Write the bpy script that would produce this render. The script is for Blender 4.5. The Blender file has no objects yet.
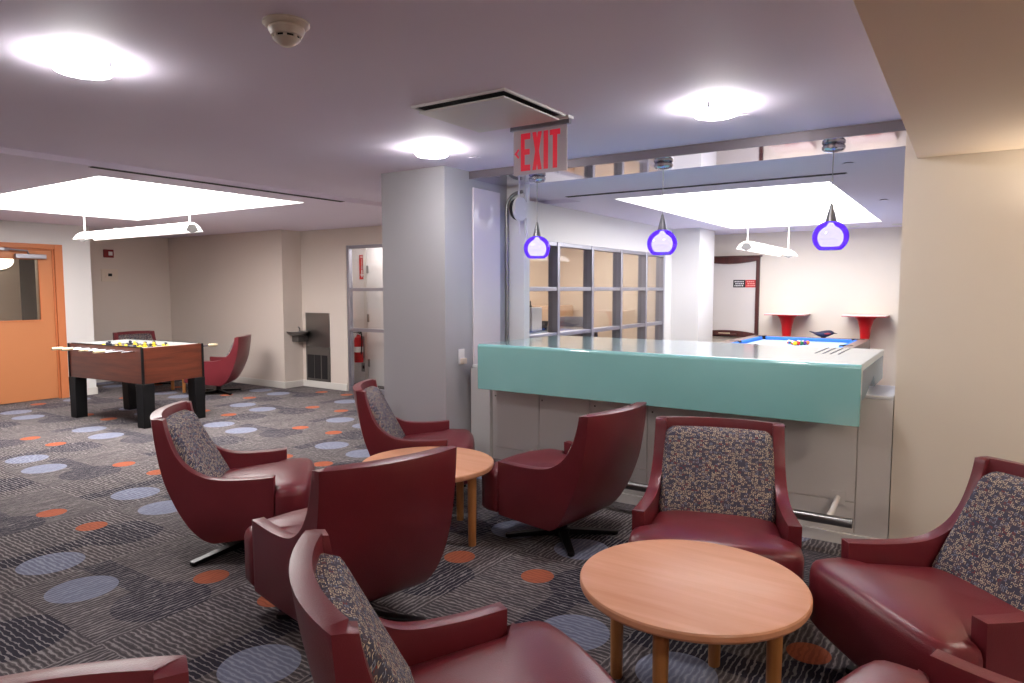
import bpy, bmesh, math, random
from mathutils import Vector, Matrix
random.seed(7)
C = bpy.context.scene
COL = C.collection
PI = math.pi
R = math.radians

# ------------------------------------------------------------------ helpers
def lin(r, g, b):
    def f(c):
        c /= 255.0
        return c / 12.92 if c <= .04045 else ((c + .055) / 1.055) ** 2.4
    return (f(r), f(g), f(b), 1.0)

def cr(pts, n):
    """Catmull-Rom through 2D/3D points, resampled evenly by arc length to n+1 points."""
    P = [Vector(p) for p in pts]
    dense = []
    for i in range(len(P) - 1):
        p0 = P[i - 1] if i else P[0] * 2 - P[1]
        p1, p2 = P[i], P[i + 1]
        p3 = P[i + 2] if i + 2 < len(P) else P[-1] * 2 - P[-2]
        for k in range(16):
            t = k / 16.0
            dense.append(.5 * ((2 * p1) + (p2 - p0) * t + (2 * p0 - 5 * p1 + 4 * p2 - p3) * t * t + (3 * p1 - p0 - 3 * p2 + p3) * t ** 3))
    dense.append(P[-1])
    return resample(dense, n)

def resample(dense, n):
    L = [0]
    for a, b in zip(dense, dense[1:]):
        L.append(L[-1] + (b - a).length)
    out = []
    j = 0
    for i in range(n + 1):
        s = L[-1] * i / n
        while j < len(L) - 2 and L[j + 1] < s:
            j += 1
        d = L[j + 1] - L[j]
        t = 0 if d < 1e-9 else (s - L[j]) / d
        out.append(dense[j].lerp(dense[j + 1], min(max(t, 0), 1)))
    return out

class MB:
    def __init__(s):
        s.v = []; s.f = []
    def add(s, vs, fs, M=None):
        o = len(s.v)
        for p in vs:
            p = Vector(p)
            s.v.append(M @ p if M else p)
        s.f += [tuple(i + o for i in f) for f in fs]
        return s
    def box(s, x0, x1, y0, y1, z0, z1, M=None):
        vs = [(x, y, z) for z in (z0, z1) for y in (y0, y1) for x in (x0, x1)]
        fs = [(0, 2, 3, 1), (4, 5, 7, 6), (0, 1, 5, 4), (2, 6, 7, 3), (0, 4, 6, 2), (1, 3, 7, 5)]
        return s.add(vs, fs, M)
    def prism(s, poly, z0, z1, M=None):
        n = len(poly)
        vs = [(p[0], p[1], z0) for p in poly] + [(p[0], p[1], z1) for p in poly]
        fs = [tuple(range(n - 1, -1, -1)), tuple(range(n, 2 * n))]
        fs += [(i, (i + 1) % n, n + (i + 1) % n, n + i) for i in range(n)]
        return s.add(vs, fs, M)
    def lathe(s, prof, n=32, M=None, cap=True):
        vs = []; fs = []
        for r, z in prof:
            for k in range(n):
                a = 2 * PI * k / n
                vs.append((r * math.cos(a), r * math.sin(a), z))
        m = len(prof)
        for i in range(m - 1):
            for k in range(n):
                k2 = (k + 1) % n
                fs.append((i * n + k, i * n + k2, (i + 1) * n + k2, (i + 1) * n + k))
        if cap:
            if prof[0][0] > 1e-6: fs.append(tuple(range(n - 1, -1, -1)))
            if prof[-1][0] > 1e-6: fs.append(tuple((m - 1) * n + k for k in range(n)))
        return s.add(vs, fs, M)
    def tube(s, pts, r, n=12, r1=None):
        P = [Vector(p) for p in pts]
        rings = []
        up = None
        for i, p in enumerate(P):
            d = (P[min(i + 1, len(P) - 1)] - P[max(i - 1, 0)]).normalized()
            if up is None:
                up = Vector((0, 0, 1)) if abs(d.z) < .9 else Vector((1, 0, 0))
            a = d.cross(up).normalized(); b = a.cross(d).normalized(); up = b
            rr = r if r1 is None else r + (r1 - r) * i / (len(P) - 1)
            rings.append([p + a * rr * math.cos(2 * PI * k / n) + b * rr * math.sin(2 * PI * k / n) for k in range(n)])
        vs = [q for rg in rings for q in rg]; fs = []
        for i in range(len(P) - 1):
            for k in range(n):
                k2 = (k + 1) % n
                fs.append((i * n + k, i * n + k2, (i + 1) * n + k2, (i + 1) * n + k))
        fs.append(tuple(range(n - 1, -1, -1))); fs.append(tuple((len(P) - 1) * n + k for k in range(n)))
        return s.add(vs, fs)
    def build(s, name, m, parent=None, bevel=0, seg=2, ang=35, loc=None, rot=None, fix=True):
        me = bpy.data.meshes.new(name)
        me.from_pydata([tuple(p) for p in s.v], [], s.f)
        if fix:
            bm = bmesh.new(); bm.from_mesh(me)
            bmesh.ops.recalc_face_normals(bm, faces=bm.faces[:])
            bm.to_mesh(me); bm.free()
        me.polygons.foreach_set('use_smooth', [True] * len(me.polygons))
        me.set_sharp_from_angle(angle=R(ang))
        me.materials.append(m)
        o = bpy.data.objects.new(name, me)
        COL.objects.link(o)
        if parent: o.parent = parent
        if loc: o.location = loc
        if rot: o.rotation_euler = rot
        if bevel:
            b = o.modifiers.new('bevel', 'BEVEL'); b.width = bevel; b.segments = seg
            b.limit_method = 'ANGLE'; b.angle_limit = R(40); b.harden_normals = False
        return o

def tag(o, label, cat, group=None, kind=None):
    o['label'] = label; o['category'] = cat
    if group: o['group'] = group
    if kind: o['kind'] = kind
    return o
def thing(name, label, cat, loc=(0, 0, 0), rz=0, group=None):
    o = bpy.data.objects.new(name, None); COL.objects.link(o)
    o.empty_display_size = .1
    o.location = loc; o.rotation_euler = (0, 0, rz)
    return tag(o, label, cat, group)
def struct(o):
    o['kind'] = 'structure'
    return o
def dup(root, loc, rz, label):
    r = root.copy(); COL.objects.link(r)
    r.location = loc; r.rotation_euler = (0, 0, rz); r['label'] = label
    for ch in list(root.children):
        c = ch.copy(); COL.objects.link(c); c.parent = r
        for g in list(ch.children):
            d = g.copy(); COL.objects.link(d); d.parent = c
    return r

# ------------------------------------------------------------------ materials
def newmat(name):
    m = bpy.data.materials.new(name); m.use_nodes = True
    nt = m.node_tree
    return m, nt, nt.nodes['Principled BSDF']
def mat(name, col, rough=.6, metal=0, spec=.5, noise=0, nscale=8, bump=0, bscale=200, coat=0):
    m, nt, p = newmat(name)
    p.inputs['Base Color'].default_value = col
    p.inputs['Roughness'].default_value = rough
    p.inputs['Metallic'].default_value = metal
    p.inputs['Specular IOR Level'].default_value = spec
    p.inputs['Coat Weight'].default_value = coat
    p.inputs['Coat Roughness'].default_value = .08
    tc = nt.nodes.new('ShaderNodeTexCoord')
    if noise:
        n = nt.nodes.new('ShaderNodeTexNoise'); n.inputs['Scale'].default_value = nscale; n.inputs['Detail'].default_value = 4
        nt.links.new(tc.outputs['Object'], n.inputs['Vector'])
        mx = nt.nodes.new('ShaderNodeMix'); mx.data_type = 'RGBA'
        mx.inputs[6].default_value = tuple(c * (1 - noise) for c in col[:3]) + (1,)
        mx.inputs[7].default_value = tuple(min(1, c * (1 + noise)) for c in col[:3]) + (1,)
        nt.links.new(n.outputs['Fac'], mx.inputs[0]); nt.links.new(mx.outputs[2], p.inputs['Base Color'])
    if bump:
        n = nt.nodes.new('ShaderNodeTexNoise'); n.inputs['Scale'].default_value = bscale; n.inputs['Detail'].default_value = 2
        nt.links.new(tc.outputs['Object'], n.inputs['Vector'])
        b = nt.nodes.new('ShaderNodeBump'); b.inputs['Strength'].default_value = bump; b.inputs['Distance'].default_value = .003
        nt.links.new(n.outputs['Fac'], b.inputs['Height']); nt.links.new(b.outputs['Normal'], p.inputs['Normal'])
    return m
def emit(name, col, strength, base=None):
    m, nt, p = newmat(name)
    p.inputs['Base Color'].default_value = base or col
    p.inputs['Emission Color'].default_value = col
    p.inputs['Emission Strength'].default_value = strength
    p.inputs['Roughness'].default_value = .4
    return m

def math_node(nt, op, a=None, b=None, c=None):
    n = nt.nodes.new('ShaderNodeMath'); n.operation = op
    for i, x in enumerate((a, b, c)):
        if x is None: continue
        if isinstance(x, (int, float)): n.inputs[i].default_value = x
        else: nt.links.new(x, n.inputs[i])
    return n.outputs[0]
def mix_node(nt, fac, a, b, mode='MIX'):
    n = nt.nodes.new('ShaderNodeMix'); n.data_type = 'RGBA'; n.blend_type = mode
    for i, x in ((0, fac), (6, a), (7, b)):
        if isinstance(x, (int, float, tuple)): n.inputs[i].default_value = x
        else: nt.links.new(x, n.inputs[i])
    return n.outputs[2]

def wood_mat(name, c1, c2, axis=0, scale=1.0, rough=.35, coat=.2, sides=False):
    m, nt, p = newmat(name)
    tc = nt.nodes.new('ShaderNodeTexCoord')
    mp = nt.nodes.new('ShaderNodeMapping')
    sc = [14 * scale] * 3; sc[axis] = 1.2 * scale
    if sides: sc = [1.2 * scale, 1.2 * scale, 14 * scale]
    mp.inputs['Scale'].default_value = sc
    nt.links.new(tc.outputs['Object'], mp.inputs['Vector'])
    n = nt.nodes.new('ShaderNodeTexNoise'); n.inputs['Scale'].default_value = 1.6; n.inputs['Detail'].default_value = 6; n.inputs['Roughness'].default_value = .65
    n.inputs['Distortion'].default_value = .4
    nt.links.new(mp.outputs['Vector'], n.inputs['Vector'])
    rp = nt.nodes.new('ShaderNodeValToRGB')
    rp.color_ramp.elements[0].position = .3; rp.color_ramp.elements[0].color = c1
    rp.color_ramp.elements[1].position = .7; rp.color_ramp.elements[1].color = c2
    nt.links.new(n.outputs['Fac'], rp.inputs['Fac']); nt.links.new(rp.outputs['Color'], p.inputs['Base Color'])
    p.inputs['Roughness'].default_value = rough
    p.inputs['Coat Weight'].default_value = coat; p.inputs['Coat Roughness'].default_value = .15
    return m

def fabric_mat(name):
    m, nt, p = newmat(name)
    tc = nt.nodes.new('ShaderNodeTexCoord')
    sp = nt.nodes.new('ShaderNodeSeparateXYZ'); nt.links.new(tc.outputs['Object'], sp.inputs[0])
    cx = nt.nodes.new('ShaderNodeCombineXYZ')
    sn = nt.nodes.new('ShaderNodeSeparateXYZ'); nt.links.new(tc.outputs['Normal'], sn.inputs[0])
    side = math_node(nt, 'GREATER_THAN', math_node(nt, 'ABSOLUTE', sn.outputs[0]), .6)
    ux = math_node(nt, 'ADD', math_node(nt, 'MULTIPLY', sp.outputs[0], math_node(nt, 'SUBTRACT', 1.0, side)), math_node(nt, 'MULTIPLY', sp.outputs[1], math_node(nt, 'MULTIPLY', side, 1.4)))
    nt.links.new(ux, cx.inputs[0])
    nt.links.new(math_node(nt, 'SUBTRACT', sp.outputs[2], sp.outputs[1]), cx.inputs[1])
    mp = nt.nodes.new('ShaderNodeMapping'); mp.inputs['Scale'].default_value = (64, 64, 1)
    nt.links.new(cx.outputs[0], mp.inputs['Vector'])
    v = nt.nodes.new('ShaderNodeTexVoronoi'); v.voronoi_dimensions = '2D'; v.distance = 'CHEBYCHEV'; v.inputs['Scale'].default_value = 1; v.inputs['Randomness'].default_value = .32
    nt.links.new(mp.outputs['Vector'], v.inputs['Vector'])
    d = v.outputs['Distance']
    ring = math_node(nt, 'MULTIPLY', math_node(nt, 'GREATER_THAN', d, .24), math_node(nt, 'LESS_THAN', d, .38))
    sx = nt.nodes.new('ShaderNodeSeparateColor'); nt.links.new(v.outputs['Color'], sx.inputs[0])
    n = nt.nodes.new('ShaderNodeTexNoise'); n.inputs['Scale'].default_value = 1.3; n.inputs['Detail'].default_value = 1
    nt.links.new(mp.outputs['Vector'], n.inputs['Vector'])
    gap = math_node(nt, 'MULTIPLY', math_node(nt, 'GREATER_THAN', n.outputs['Fac'], .47), math_node(nt, 'GREATER_THAN', sx.outputs[1], .16))
    ring = math_node(nt, 'MULTIPLY', ring, gap)
    base = mix_node(nt, math_node(nt, 'GREATER_THAN', sx.outputs[1], .5), lin(78, 76, 90), lin(96, 84, 92))
    rc = mix_node(nt, math_node(nt, 'GREATER_THAN', sx.outputs[0], .22), lin(150, 158, 174), lin(222, 204, 174))
    rc = mix_node(nt, math_node(nt, 'GREATER_THAN', sx.outputs[2], .95), rc, lin(150, 62, 52))
    nt.links.new(mix_node(nt, ring, base, rc), p.inputs['Base Color'])
    p.inputs['Roughness'].default_value = .9; p.inputs['Specular IOR Level'].default_value = .2
    return m

def carpet_mat():
    m, nt, p = newmat('carpet_tiles')
    TX, TY, OX, OY = .915, .932, -3.0, 1.34
    tc = nt.nodes.new('ShaderNodeTexCoord')
    s = nt.nodes.new('ShaderNodeSeparateXYZ'); nt.links.new(tc.outputs['Object'], s.inputs[0])
    u = math_node(nt, 'DIVIDE', math_node(nt, 'SUBTRACT', s.outputs[0], OX), TX)
    v = math_node(nt, 'DIVIDE', math_node(nt, 'SUBTRACT', s.outputs[1], OY), TY)
    iu = math_node(nt, 'FLOOR', u); iv = math_node(nt, 'FLOOR', v)
    fu = math_node(nt, 'SUBTRACT', u, iu); fv = math_node(nt, 'SUBTRACT', v, iv)
    # tile kind B (quarter turned) where iu+iv is even
    par = math_node(nt, 'FLOORED_MODULO', math_node(nt, 'ADD', iu, iv), 2.0)   # 1 -> A, 0 -> B
    # local design coordinates of tile A: for B rotate back by a quarter turn (u,v)->(v,1-u)
    def sel(a, b):      # par ? a : b
        return math_node(nt, 'ADD', math_node(nt, 'MULTIPLY', a, par), math_node(nt, 'MULTIPLY', b, math_node(nt, 'SUBTRACT', 1.0, par)))
    a = sel(fu, fv); b = sel(fv, math_node(nt, 'SUBTRACT', 1.0, fu))
    # stripes of A run along b (world Y), so they vary along a
    cb = nt.nodes.new('ShaderNodeCombineXYZ'); nt.links.new(a, cb.inputs[0]); nt.links.new(b, cb.inputs[1]); nt.links.new(math_node(nt, 'ADD', iu, math_node(nt, 'MULTIPLY', iv, 7.3)), cb.inputs[2])
    mp = nt.nodes.new('ShaderNodeMapping'); mp.inputs['Scale'].default_value = (16, 7, 1)
    nt.links.new(cb.outputs[0], mp.inputs['Vector'])
    nz = nt.nodes.new('ShaderNodeTexNoise'); nz.inputs['Scale'].default_value = 2.4; nz.inputs['Detail'].default_value = 2
    nt.links.new(mp.outputs['Vector'], nz.inputs['Vector'])
    wob = math_node(nt, 'MULTIPLY', math_node(nt, 'SUBTRACT', nz.outputs['Fac'], .5), .034)
    aw = math_node(nt, 'ADD', a, wob)
    ph = math_node(nt, 'MULTIPLY', aw, 2 * PI * 38)
    wv = math_node(nt, 'SINE', ph)
    # a broad variation deciding where the lines are light, dark or faint
    mp2 = nt.nodes.new('ShaderNodeMapping'); mp2.inputs['Scale'].default_value = (6, .7, 1)
    nt.links.new(cb.outputs[0], mp2.inputs['Vector'])
    nz2 = nt.nodes.new('ShaderNodeTexNoise'); nz2.inputs['Scale'].default_value = 2.2; nz2.inputs['Detail'].default_value = 2
    nt.links.new(mp2.outputs['Vector'], nz2.inputs['Vector'])
    lightline = math_node(nt, 'MULTIPLY', math_node(nt, 'GREATER_THAN', wv, .68), math_node(nt, 'ADD', .3, math_node(nt, 'MULTIPLY', nz2.outputs['Fac'], .75)))
    darkline = math_node(nt, 'MULTIPLY', math_node(nt, 'LESS_THAN', wv, -.45), .6)
    def disc(cx, cy, r):
        dx = math_node(nt, 'SUBTRACT', a, cx); dy = math_node(nt, 'SUBTRACT', b, cy)
        d2 = math_node(nt, 'ADD', math_node(nt, 'MULTIPLY', dx, dx), math_node(nt, 'MULTIPLY', dy, dy))
        return math_node(nt, 'LESS_THAN', d2, r * r)
    base = mix_node(nt, nz2.outputs['Fac'], lin(82, 78, 82), lin(112, 103, 101))
    dark = math_node(nt, 'MAXIMUM', disc(.80, .40, .235), math_node(nt, 'MULTIPLY', math_node(nt, 'LESS_THAN', b, .52), math_node(nt, 'MULTIPLY', math_node(nt, 'GREATER_THAN', b, .36), math_node(nt, 'LESS_THAN', a, .8))))
    col = mix_node(nt, dark, base, lin(50, 48, 60))
    col = mix_node(nt, lightline, col, lin(160, 153, 152))
    col = mix_node(nt, darkline, col, lin(52, 48, 54))
    bl = mix_node(nt, lightline, lin(128, 132, 152), lin(162, 166, 180))
    bl = mix_node(nt, math_node(nt, 'MULTIPLY', darkline, .6), bl, lin(92, 96, 116))
    col = mix_node(nt, disc(.30, .235, .172), col, bl)
    orc = mix_node(nt, math_node(nt, 'MULTIPLY', darkline, .7), lin(180, 100, 72), lin(126, 70, 54))
    col = mix_node(nt, disc(.74, .715, .094), col, orc)
    nt.links.new(col, p.inputs['Base Color'])
    p.inputs['Roughness'].default_value = .95; p.inputs['Specular IOR Level'].default_value = .15
    n3 = nt.nodes.new('ShaderNodeTexNoise'); n3.inputs['Scale'].default_value = 500
    nt.links.new(tc.outputs['Object'], n3.inputs['Vector'])
    bp = nt.nodes.new('ShaderNodeBump'); bp.inputs['Strength'].default_value = .35; bp.inputs['Distance'].default_value = .004
    nt.links.new(math_node(nt, 'ADD', n3.outputs['Fac'], math_node(nt, 'MULTIPLY', wv, .4)), bp.inputs['Height']); nt.links.new(bp.outputs['Normal'], p.inputs['Normal'])
    return m

def mixed_glass(name, tint, transp, rough=.03, gloss=(1, 1, 1, 1)):
    """thin pane: part clear, part mirror-like by Fresnel"""
    m = bpy.data.materials.new(name); m.use_nodes = True; nt = m.node_tree
    nt.nodes.remove(nt.nodes['Principled BSDF'])
    out = nt.nodes['Material Output']
    t = nt.nodes.new('ShaderNodeBsdfTransparent'); t.inputs[0].default_value = tint
    g = nt.nodes.new('ShaderNodeBsdfGlossy'); g.inputs['Color'].default_value = gloss; g.inputs['Roughness'].default_value = rough
    lw = nt.nodes.new('ShaderNodeLayerWeight'); lw.inputs[0].default_value = .5
    fac = math_node(nt, 'ADD', math_node(nt, 'MULTIPLY', math_node(nt, 'POWER', lw.outputs['Facing'], 4.0), .6), 1 - transp)
    mx = nt.nodes.new('ShaderNodeMixShader')
    nt.links.new(fac, mx.inputs[0]); nt.links.new(t.outputs[0], mx.inputs[1]); nt.links.new(g.outputs[0], mx.inputs[2])
    nt.links.new(mx.outputs[0], out.inputs[0])
    return m

def frosted(name, col, transp=.35, rough=.15):
    m = bpy.data.materials.new(name); m.use_nodes = True; nt = m.node_tree
    p = nt.nodes['Principled BSDF']; out = nt.nodes['Material Output']
    p.inputs['Base Color'].default_value = col; p.inputs['Roughness'].default_value = rough
    t = nt.nodes.new('ShaderNodeBsdfTransparent'); t.inputs[0].default_value = col
    tl = nt.nodes.new('ShaderNodeBsdfTranslucent'); tl.inputs[0].default_value = col
    m1 = nt.nodes.new('ShaderNodeMixShader'); m1.inputs[0].default_value = .5
    nt.links.new(p.outputs[0], m1.inputs[1]); nt.links.new(tl.outputs[0], m1.inputs[2])
    m2 = nt.nodes.new('ShaderNodeMixShader'); m2.inputs[0].default_value = transp
    nt.links.new(m1.outputs[0], m2.inputs[1]); nt.links.new(t.outputs[0], m2.inputs[2])
    nt.links.new(m2.outputs[0], out.inputs[0])
    return m

M = dict(
    ceiling=mat('ceiling_lilac_cast', lin(238, 229, 244), .7, noise=.02, nscale=2),  # lilac tint paints in the purple cast of the pendants on a white ceiling
    soffit=mat('soffit_paint', lin(250, 228, 202), .7, noise=.02, nscale=2),
    wall=mat('wall_paint_cream', lin(218, 206, 196), .6, noise=.015, nscale=3, bump=.06),
    wall_r=mat('wall_paint_beige', lin(240, 229, 213), .6, noise=.015, nscale=3, bump=.06),
    column=mat('column_paint', lin(184, 183, 186), .5, noise=.012, nscale=3, bump=.05),
    white=mat('white_paint', lin(226, 224, 222), .5),
    gloss_white=mat('white_lacquer', lin(234, 226, 230), .12, coat=.5),
    trim=mat('trim_paint', lin(216, 212, 206), .4),
    office=mat('office_paint', lin(228, 210, 188), .6),
    carpet=carpet_mat(),
    leather=mat('maroon_leather', lin(116, 40, 48), .30, noise=.10, nscale=9, bump=.22, bscale=260),
    fabric=fabric_mat('geometric_upholstery'),
    dark_metal=mat('dark_metal', lin(40, 38, 40), .32, metal=.8),
    black=mat('black_laminate', lin(13, 13, 16), .6, spec=.3),
    rubber=mat('black_rubber', lin(16, 16, 17), .7),
    steel=mat('brushed_steel', lin(150, 148, 146), .36, metal=1),
    chrome=mat('chrome', lin(200, 200, 205), .12, metal=1),
    alu=mat('aluminium', lin(170, 170, 180), .35, metal=.85),
    table=wood_mat('beech_veneer', lin(222, 152, 110), lin(236, 174, 136), 0, .7, .45, .06),
    table_leg=wood_mat('beech_leg', lin(186, 122, 66), lin(204, 142, 84), 2, 1.5, .4, .1),
    cherry=wood_mat('cherry_laminate', lin(84, 36, 22), lin(122, 58, 36), 0, .9, .35, .2, True),
    teal=None,
    laminate=mat('grey_laminate', lin(232, 227, 223), .35, noise=.01, nscale=4),
    ledge=mat('ledge_white', lin(232, 230, 230), .3),
    orange=mat('orange_door_paint', lin(202, 130, 84), .42, noise=.03, nscale=3),
    orange_frame=mat('orange_frame_paint', lin(206, 124, 78), .42),
    red=mat('red_plastic', lin(206, 30, 36), .3),
    red_ext=mat('red_enamel', lin(186, 24, 28), .3),
    red_sign=emit('sign_red', lin(205, 10, 44), .35),
    white_sign=mat('sign_white', lin(235, 232, 230), .5),
    black_sign=mat('sign_black', lin(24, 24, 26), .5),
    yellow=mat('yellow_plastic', lin(232, 196, 40), .4),
    navy=mat('navy_plastic', lin(30, 30, 48), .4),
    cream=mat('cream_plastic', lin(214, 196, 160), .4),
    mahogany=wood_mat('mahogany_frame', lin(66, 26, 24), lin(92, 40, 34), 2, 1, .4, .2),
    board=mat('marker_board', lin(226, 218, 212), .25),
    felt=mat('blue_felt', lin(70, 130, 226), .9, spec=.1),
    felt_pale=mat('pale_bed_felt', lin(170, 196, 235), .9, spec=.1),
    rail=wood_mat('rail_wood', lin(120, 98, 90), lin(150, 126, 114), 1, 1, .35, .2),
    grey_fab=mat('grey_mesh_fabric', lin(120, 120, 128), .8),
    beige=mat('beige_laminate', lin(206, 172, 140), .5),
    offwhite=mat('offwhite_plastic', lin(222, 208, 192), .45),
    dark_slot=mat('slot_black', lin(28, 24, 26), .8),
    grille=mat('grille_brown', lin(98, 92, 88), .45, metal=.4),
    mirror=mat('mirrored_panel', lin(214, 208, 222), .05, metal=1),
    band=mat('grey_metal_fascia', lin(128, 118, 124), .4, metal=.3),
    bird=mat('blue_black_plush', lin(32, 34, 62), .7),
    glass=mixed_glass('clear_glass', (.92, .92, .92, 1), .97),
    dooorglass=mixed_glass('door_glass', (.80, .76, .68, 1), .90),
    acrylic=frosted('exit_acrylic', lin(222, 212, 212), .25),
    tealend=frosted('pale_frosted_glass', lin(226, 234, 236), .30, .1),
    lamp=emit('lamp_glass', (1, .97, .97, 1), 68), warmfill=emit('warm_fill_glass', (1, .92, .82, 1), 85),  # the warm one is for added, unseen fill lights only
    panel=emit('luminous_panel', (1, .965, .945, 1), 8.2), panel2=emit('luminous_panel_cool', (1, .975, .985, 1), 5.2),
    tubelight=emit('linear_lamp_diffuser', (1, .97, .95, 1), 5), sconcefill=emit('sconce_fill_bulb', (1, .91, .80, 1), 230), reflector=emit('lamp_reflector', (1, .97, .95, 1), .55, lin(235, 232, 228)),  # sconce emission serves the added, unseen wall fill lamps
    opal=emit('opal_glass', (.60, .72, 1, 1), 9),
    spot=emit('downlight_lens', (1, .95, .9, 1), 6),
    office_panel=emit('office_panel', (1, .93, .86, 1), 3.6),
    bracket=mat('grey_steel_bracket', lin(150, 148, 146), .35, metal=.7),
)
def teal_mat():
    m, nt, p = newmat('teal_cast_glass')
    tc = nt.nodes.new('ShaderNodeTexCoord')
    n = nt.nodes.new('ShaderNodeTexNoise'); n.inputs['Scale'].default_value = 2.2; n.inputs['Detail'].default_value = 5
    nt.links.new(tc.outputs['Object'], n.inputs['Vector'])
    nt.links.new(mix_node(nt, n.outputs['Fac'], lin(140, 204, 200), lin(152, 213, 210)), p.inputs['Base Color'])
    p.inputs['Roughness'].default_value = .16; p.inputs['IOR'].default_value = 1.5; p.inputs['Coat Weight'].default_value = 1; p.inputs['Coat IOR'].default_value = 1.7; p.inputs['Coat Roughness'].default_value = .11
    p.inputs['Subsurface Weight'].default_value = 0
    return m
M['teal'] = teal_mat()
def purple_glass():
    m = bpy.data.materials.new('purple_glass'); m.use_nodes = True; nt = m.node_tree
    nt.nodes.remove(nt.nodes['Principled BSDF']); out = nt.nodes['Material Output']
    t = nt.nodes.new('ShaderNodeBsdfTransparent'); t.inputs[0].default_value = (.46, .43, 1, 1)
    tl = nt.nodes.new('ShaderNodeBsdfTranslucent'); tl.inputs[0].default_value = (.20, .035, .42, 1)
    g = nt.nodes.new('ShaderNodeBsdfGlossy'); g.inputs['Roughness'].default_value = .05
    m1 = nt.nodes.new('ShaderNodeMixShader'); m1.inputs[0].default_value = .28
    nt.links.new(t.outputs[0], m1.inputs[1]); nt.links.new(tl.outputs[0], m1.inputs[2])
    m2 = nt.nodes.new('ShaderNodeMixShader'); m2.inputs[0].default_value = .06
    nt.links.new(m1.outputs[0], m2.inputs[1]); nt.links.new(g.outputs[0], m2.inputs[2])
    nt.links.new(m2.outputs[0], out.inputs[0])
    return m
M['purple'] = purple_glass()

# ------------------------------------------------------------------ setting
ZM, ZL = 2.42, 2.38           # lounge ceiling, ceiling over the two game areas
fl = struct(MB().box(-12.4, 3.6, -3.6, 12.6, -.12, 0).build('floor', M['carpet']))

def cell_ceiling():
    xs = [-12.4, -8.95, -5.70, -5.27, -3.31, -2.95, -1.0, 3.6]
    ys = [-3.6, 2.70, 4.36, 4.70, 6.19, 10.20, 12.6]
    mb = MB()
    def zc(i, j):
        xc = (xs[i] + xs[i + 1]) / 2; yc = (ys[j] + ys[j + 1]) / 2
        if -8.95 < xc < -5.70 and 2.70 < yc < 4.70: return None
        if -2.95 < xc < -1.0 and 6.19 < yc < 10.2: return None
        if xc < -5.27: return ZL
        if xc < -3.31: return ZM if yc < 6.19 else ZL
        return ZM if yc < 4.36 else ZL
    for i in range(len(xs) - 1):
        for j in range(len(ys) - 1):
            z = zc(i, j)
            if z is None: continue
            mb.box(xs[i], xs[i + 1], ys[j], ys[j + 1], z, 2.62)
    return mb
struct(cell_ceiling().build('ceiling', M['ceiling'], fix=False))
# dropped soffit at the right
struct(MB().box(-.27, 3.5, -3.5, 4.345, 2.205, 2.419).build('trim_1', M['soffit']))

def wall(name, boxes, m):
    mb = MB()
    for b in boxes: mb.box(*b)
    return struct(mb.build(name, m))
wall('wall_left', [(-10.5, -10.35, -3.5, 3.30, 0, ZL), (-10.5, -10.35, 4.325, 4.75, 0, ZL), (-10.5, -10.35, 3.30, 4.325, 2.05, ZL),
                   (-11.6, -10.5, 4.60, 4.75, 0, ZL)], M['white'])
wall('wall_hall', [(-12.4, -12.3, -3.5, 4.6, 0, ZL), (-12.3, -10.5, 1.4, 1.5, 0, ZL)], M['wall'])
wall('wall_recess', [(-11.75, -11.6, 4.60, 6.6, 0, ZL)], M['wall'])
wall('wall_alcove', [(-11.75, -8.55, 6.6, 7.05, 0, ZL)], M['wall'])
wall('wall_fountain', [(-8.55, -7.56, 6.95, 7.05, 0, ZL), (-7.56, -6.4, 6.95, 7.05, 2.13, ZL)], M['wall'])
wall('wall_closet', [(-8.45, -6.4, 7.6, 7.7, 0, ZL), (-8.45, -8.35, 7.05, 7.6, 0, ZL)], M['white'])
wall('wall_corridor', [(-4.70, -4.60, 4.86, 6.95, 0, ZL), (-4.60, -3.96, 4.86, 4.94, 0, ZL), (-6.4, -4.6, 6.95, 7.05, 0, ZL)], M['wall'])
wall('wall_column', [(-3.96, -3.31, 4.03, 4.86, 0, ZM)], M['column'])
wall('wall_pier', [(-3.96, -3.13, 4.86, 4.94, 0, ZL)], M['white'])
wall('wall_partition_head', [(-3.80, -3.70, 4.94, 9.468, 2.00, ZL)], M['white'])
wall('wall_partition_sill', [(-3.80, -3.70, 4.94, 9.468, 0, .42)], M['white'])
wall('wall_far_column', [(-3.80, -3.276, 9.75, 10.43, 0, ZL), (-3.80, -3.69, 9.468, 9.75, 0, ZL), (-3.80, -3.70, 10.43, 11.2, 0, ZL)], M['white'])
wall('wall_far', [(-6.4, 2.1, 11.2, 11.35, 0, ZL)], M['wall_r'])
wall('wall_far_right', [(2.0, 2.1, 4.85, 11.2, 0, ZL)], M['wall_r'])
wall('wall_right', [(-.33, 3.5, 4.35, 4.85, 0, ZL)], M['wall_r'])
wall('wall_side', [(3.4, 3.5, -3.5, 4.35, 0, 2.205)], M['wall_r'])
wall('wall_back', [(-10.5, 3.5, -3.5, -3.4, 0, ZM)], M['wall_r'])
wall('wall_office', [(-6.4, -6.3, 7.05, 11.2, 0, ZL)], M['office'])
wall('wall_office_end', [(-6.3, -3.8, 10.75, 10.85, 0, ZL)], M['office'])
def base(name, boxes):
    mb = MB()
    for b in boxes: mb.box(*b)
    return struct(mb.build(name, M['trim'], bevel=.004))
base('baseboard_left', [(-10.35, -10.335, 4.385, 4.765, 0, .10), (-11.6, -10.335, 4.75, 4.765, 0, .10)])
base('baseboard_recess', [(-11.6, -11.585, 4.765, 6.585, 0, .10)])
base('baseboard_alcove', [(-11.6, -8.535, 6.585, 6.6, 0, .10), (-8.55, -8.535, 6.6, 6.935, 0, .10)])
base('baseboard_fountain', [(-8.55, -7.57, 6.935, 6.95, 0, .10)])
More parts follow.
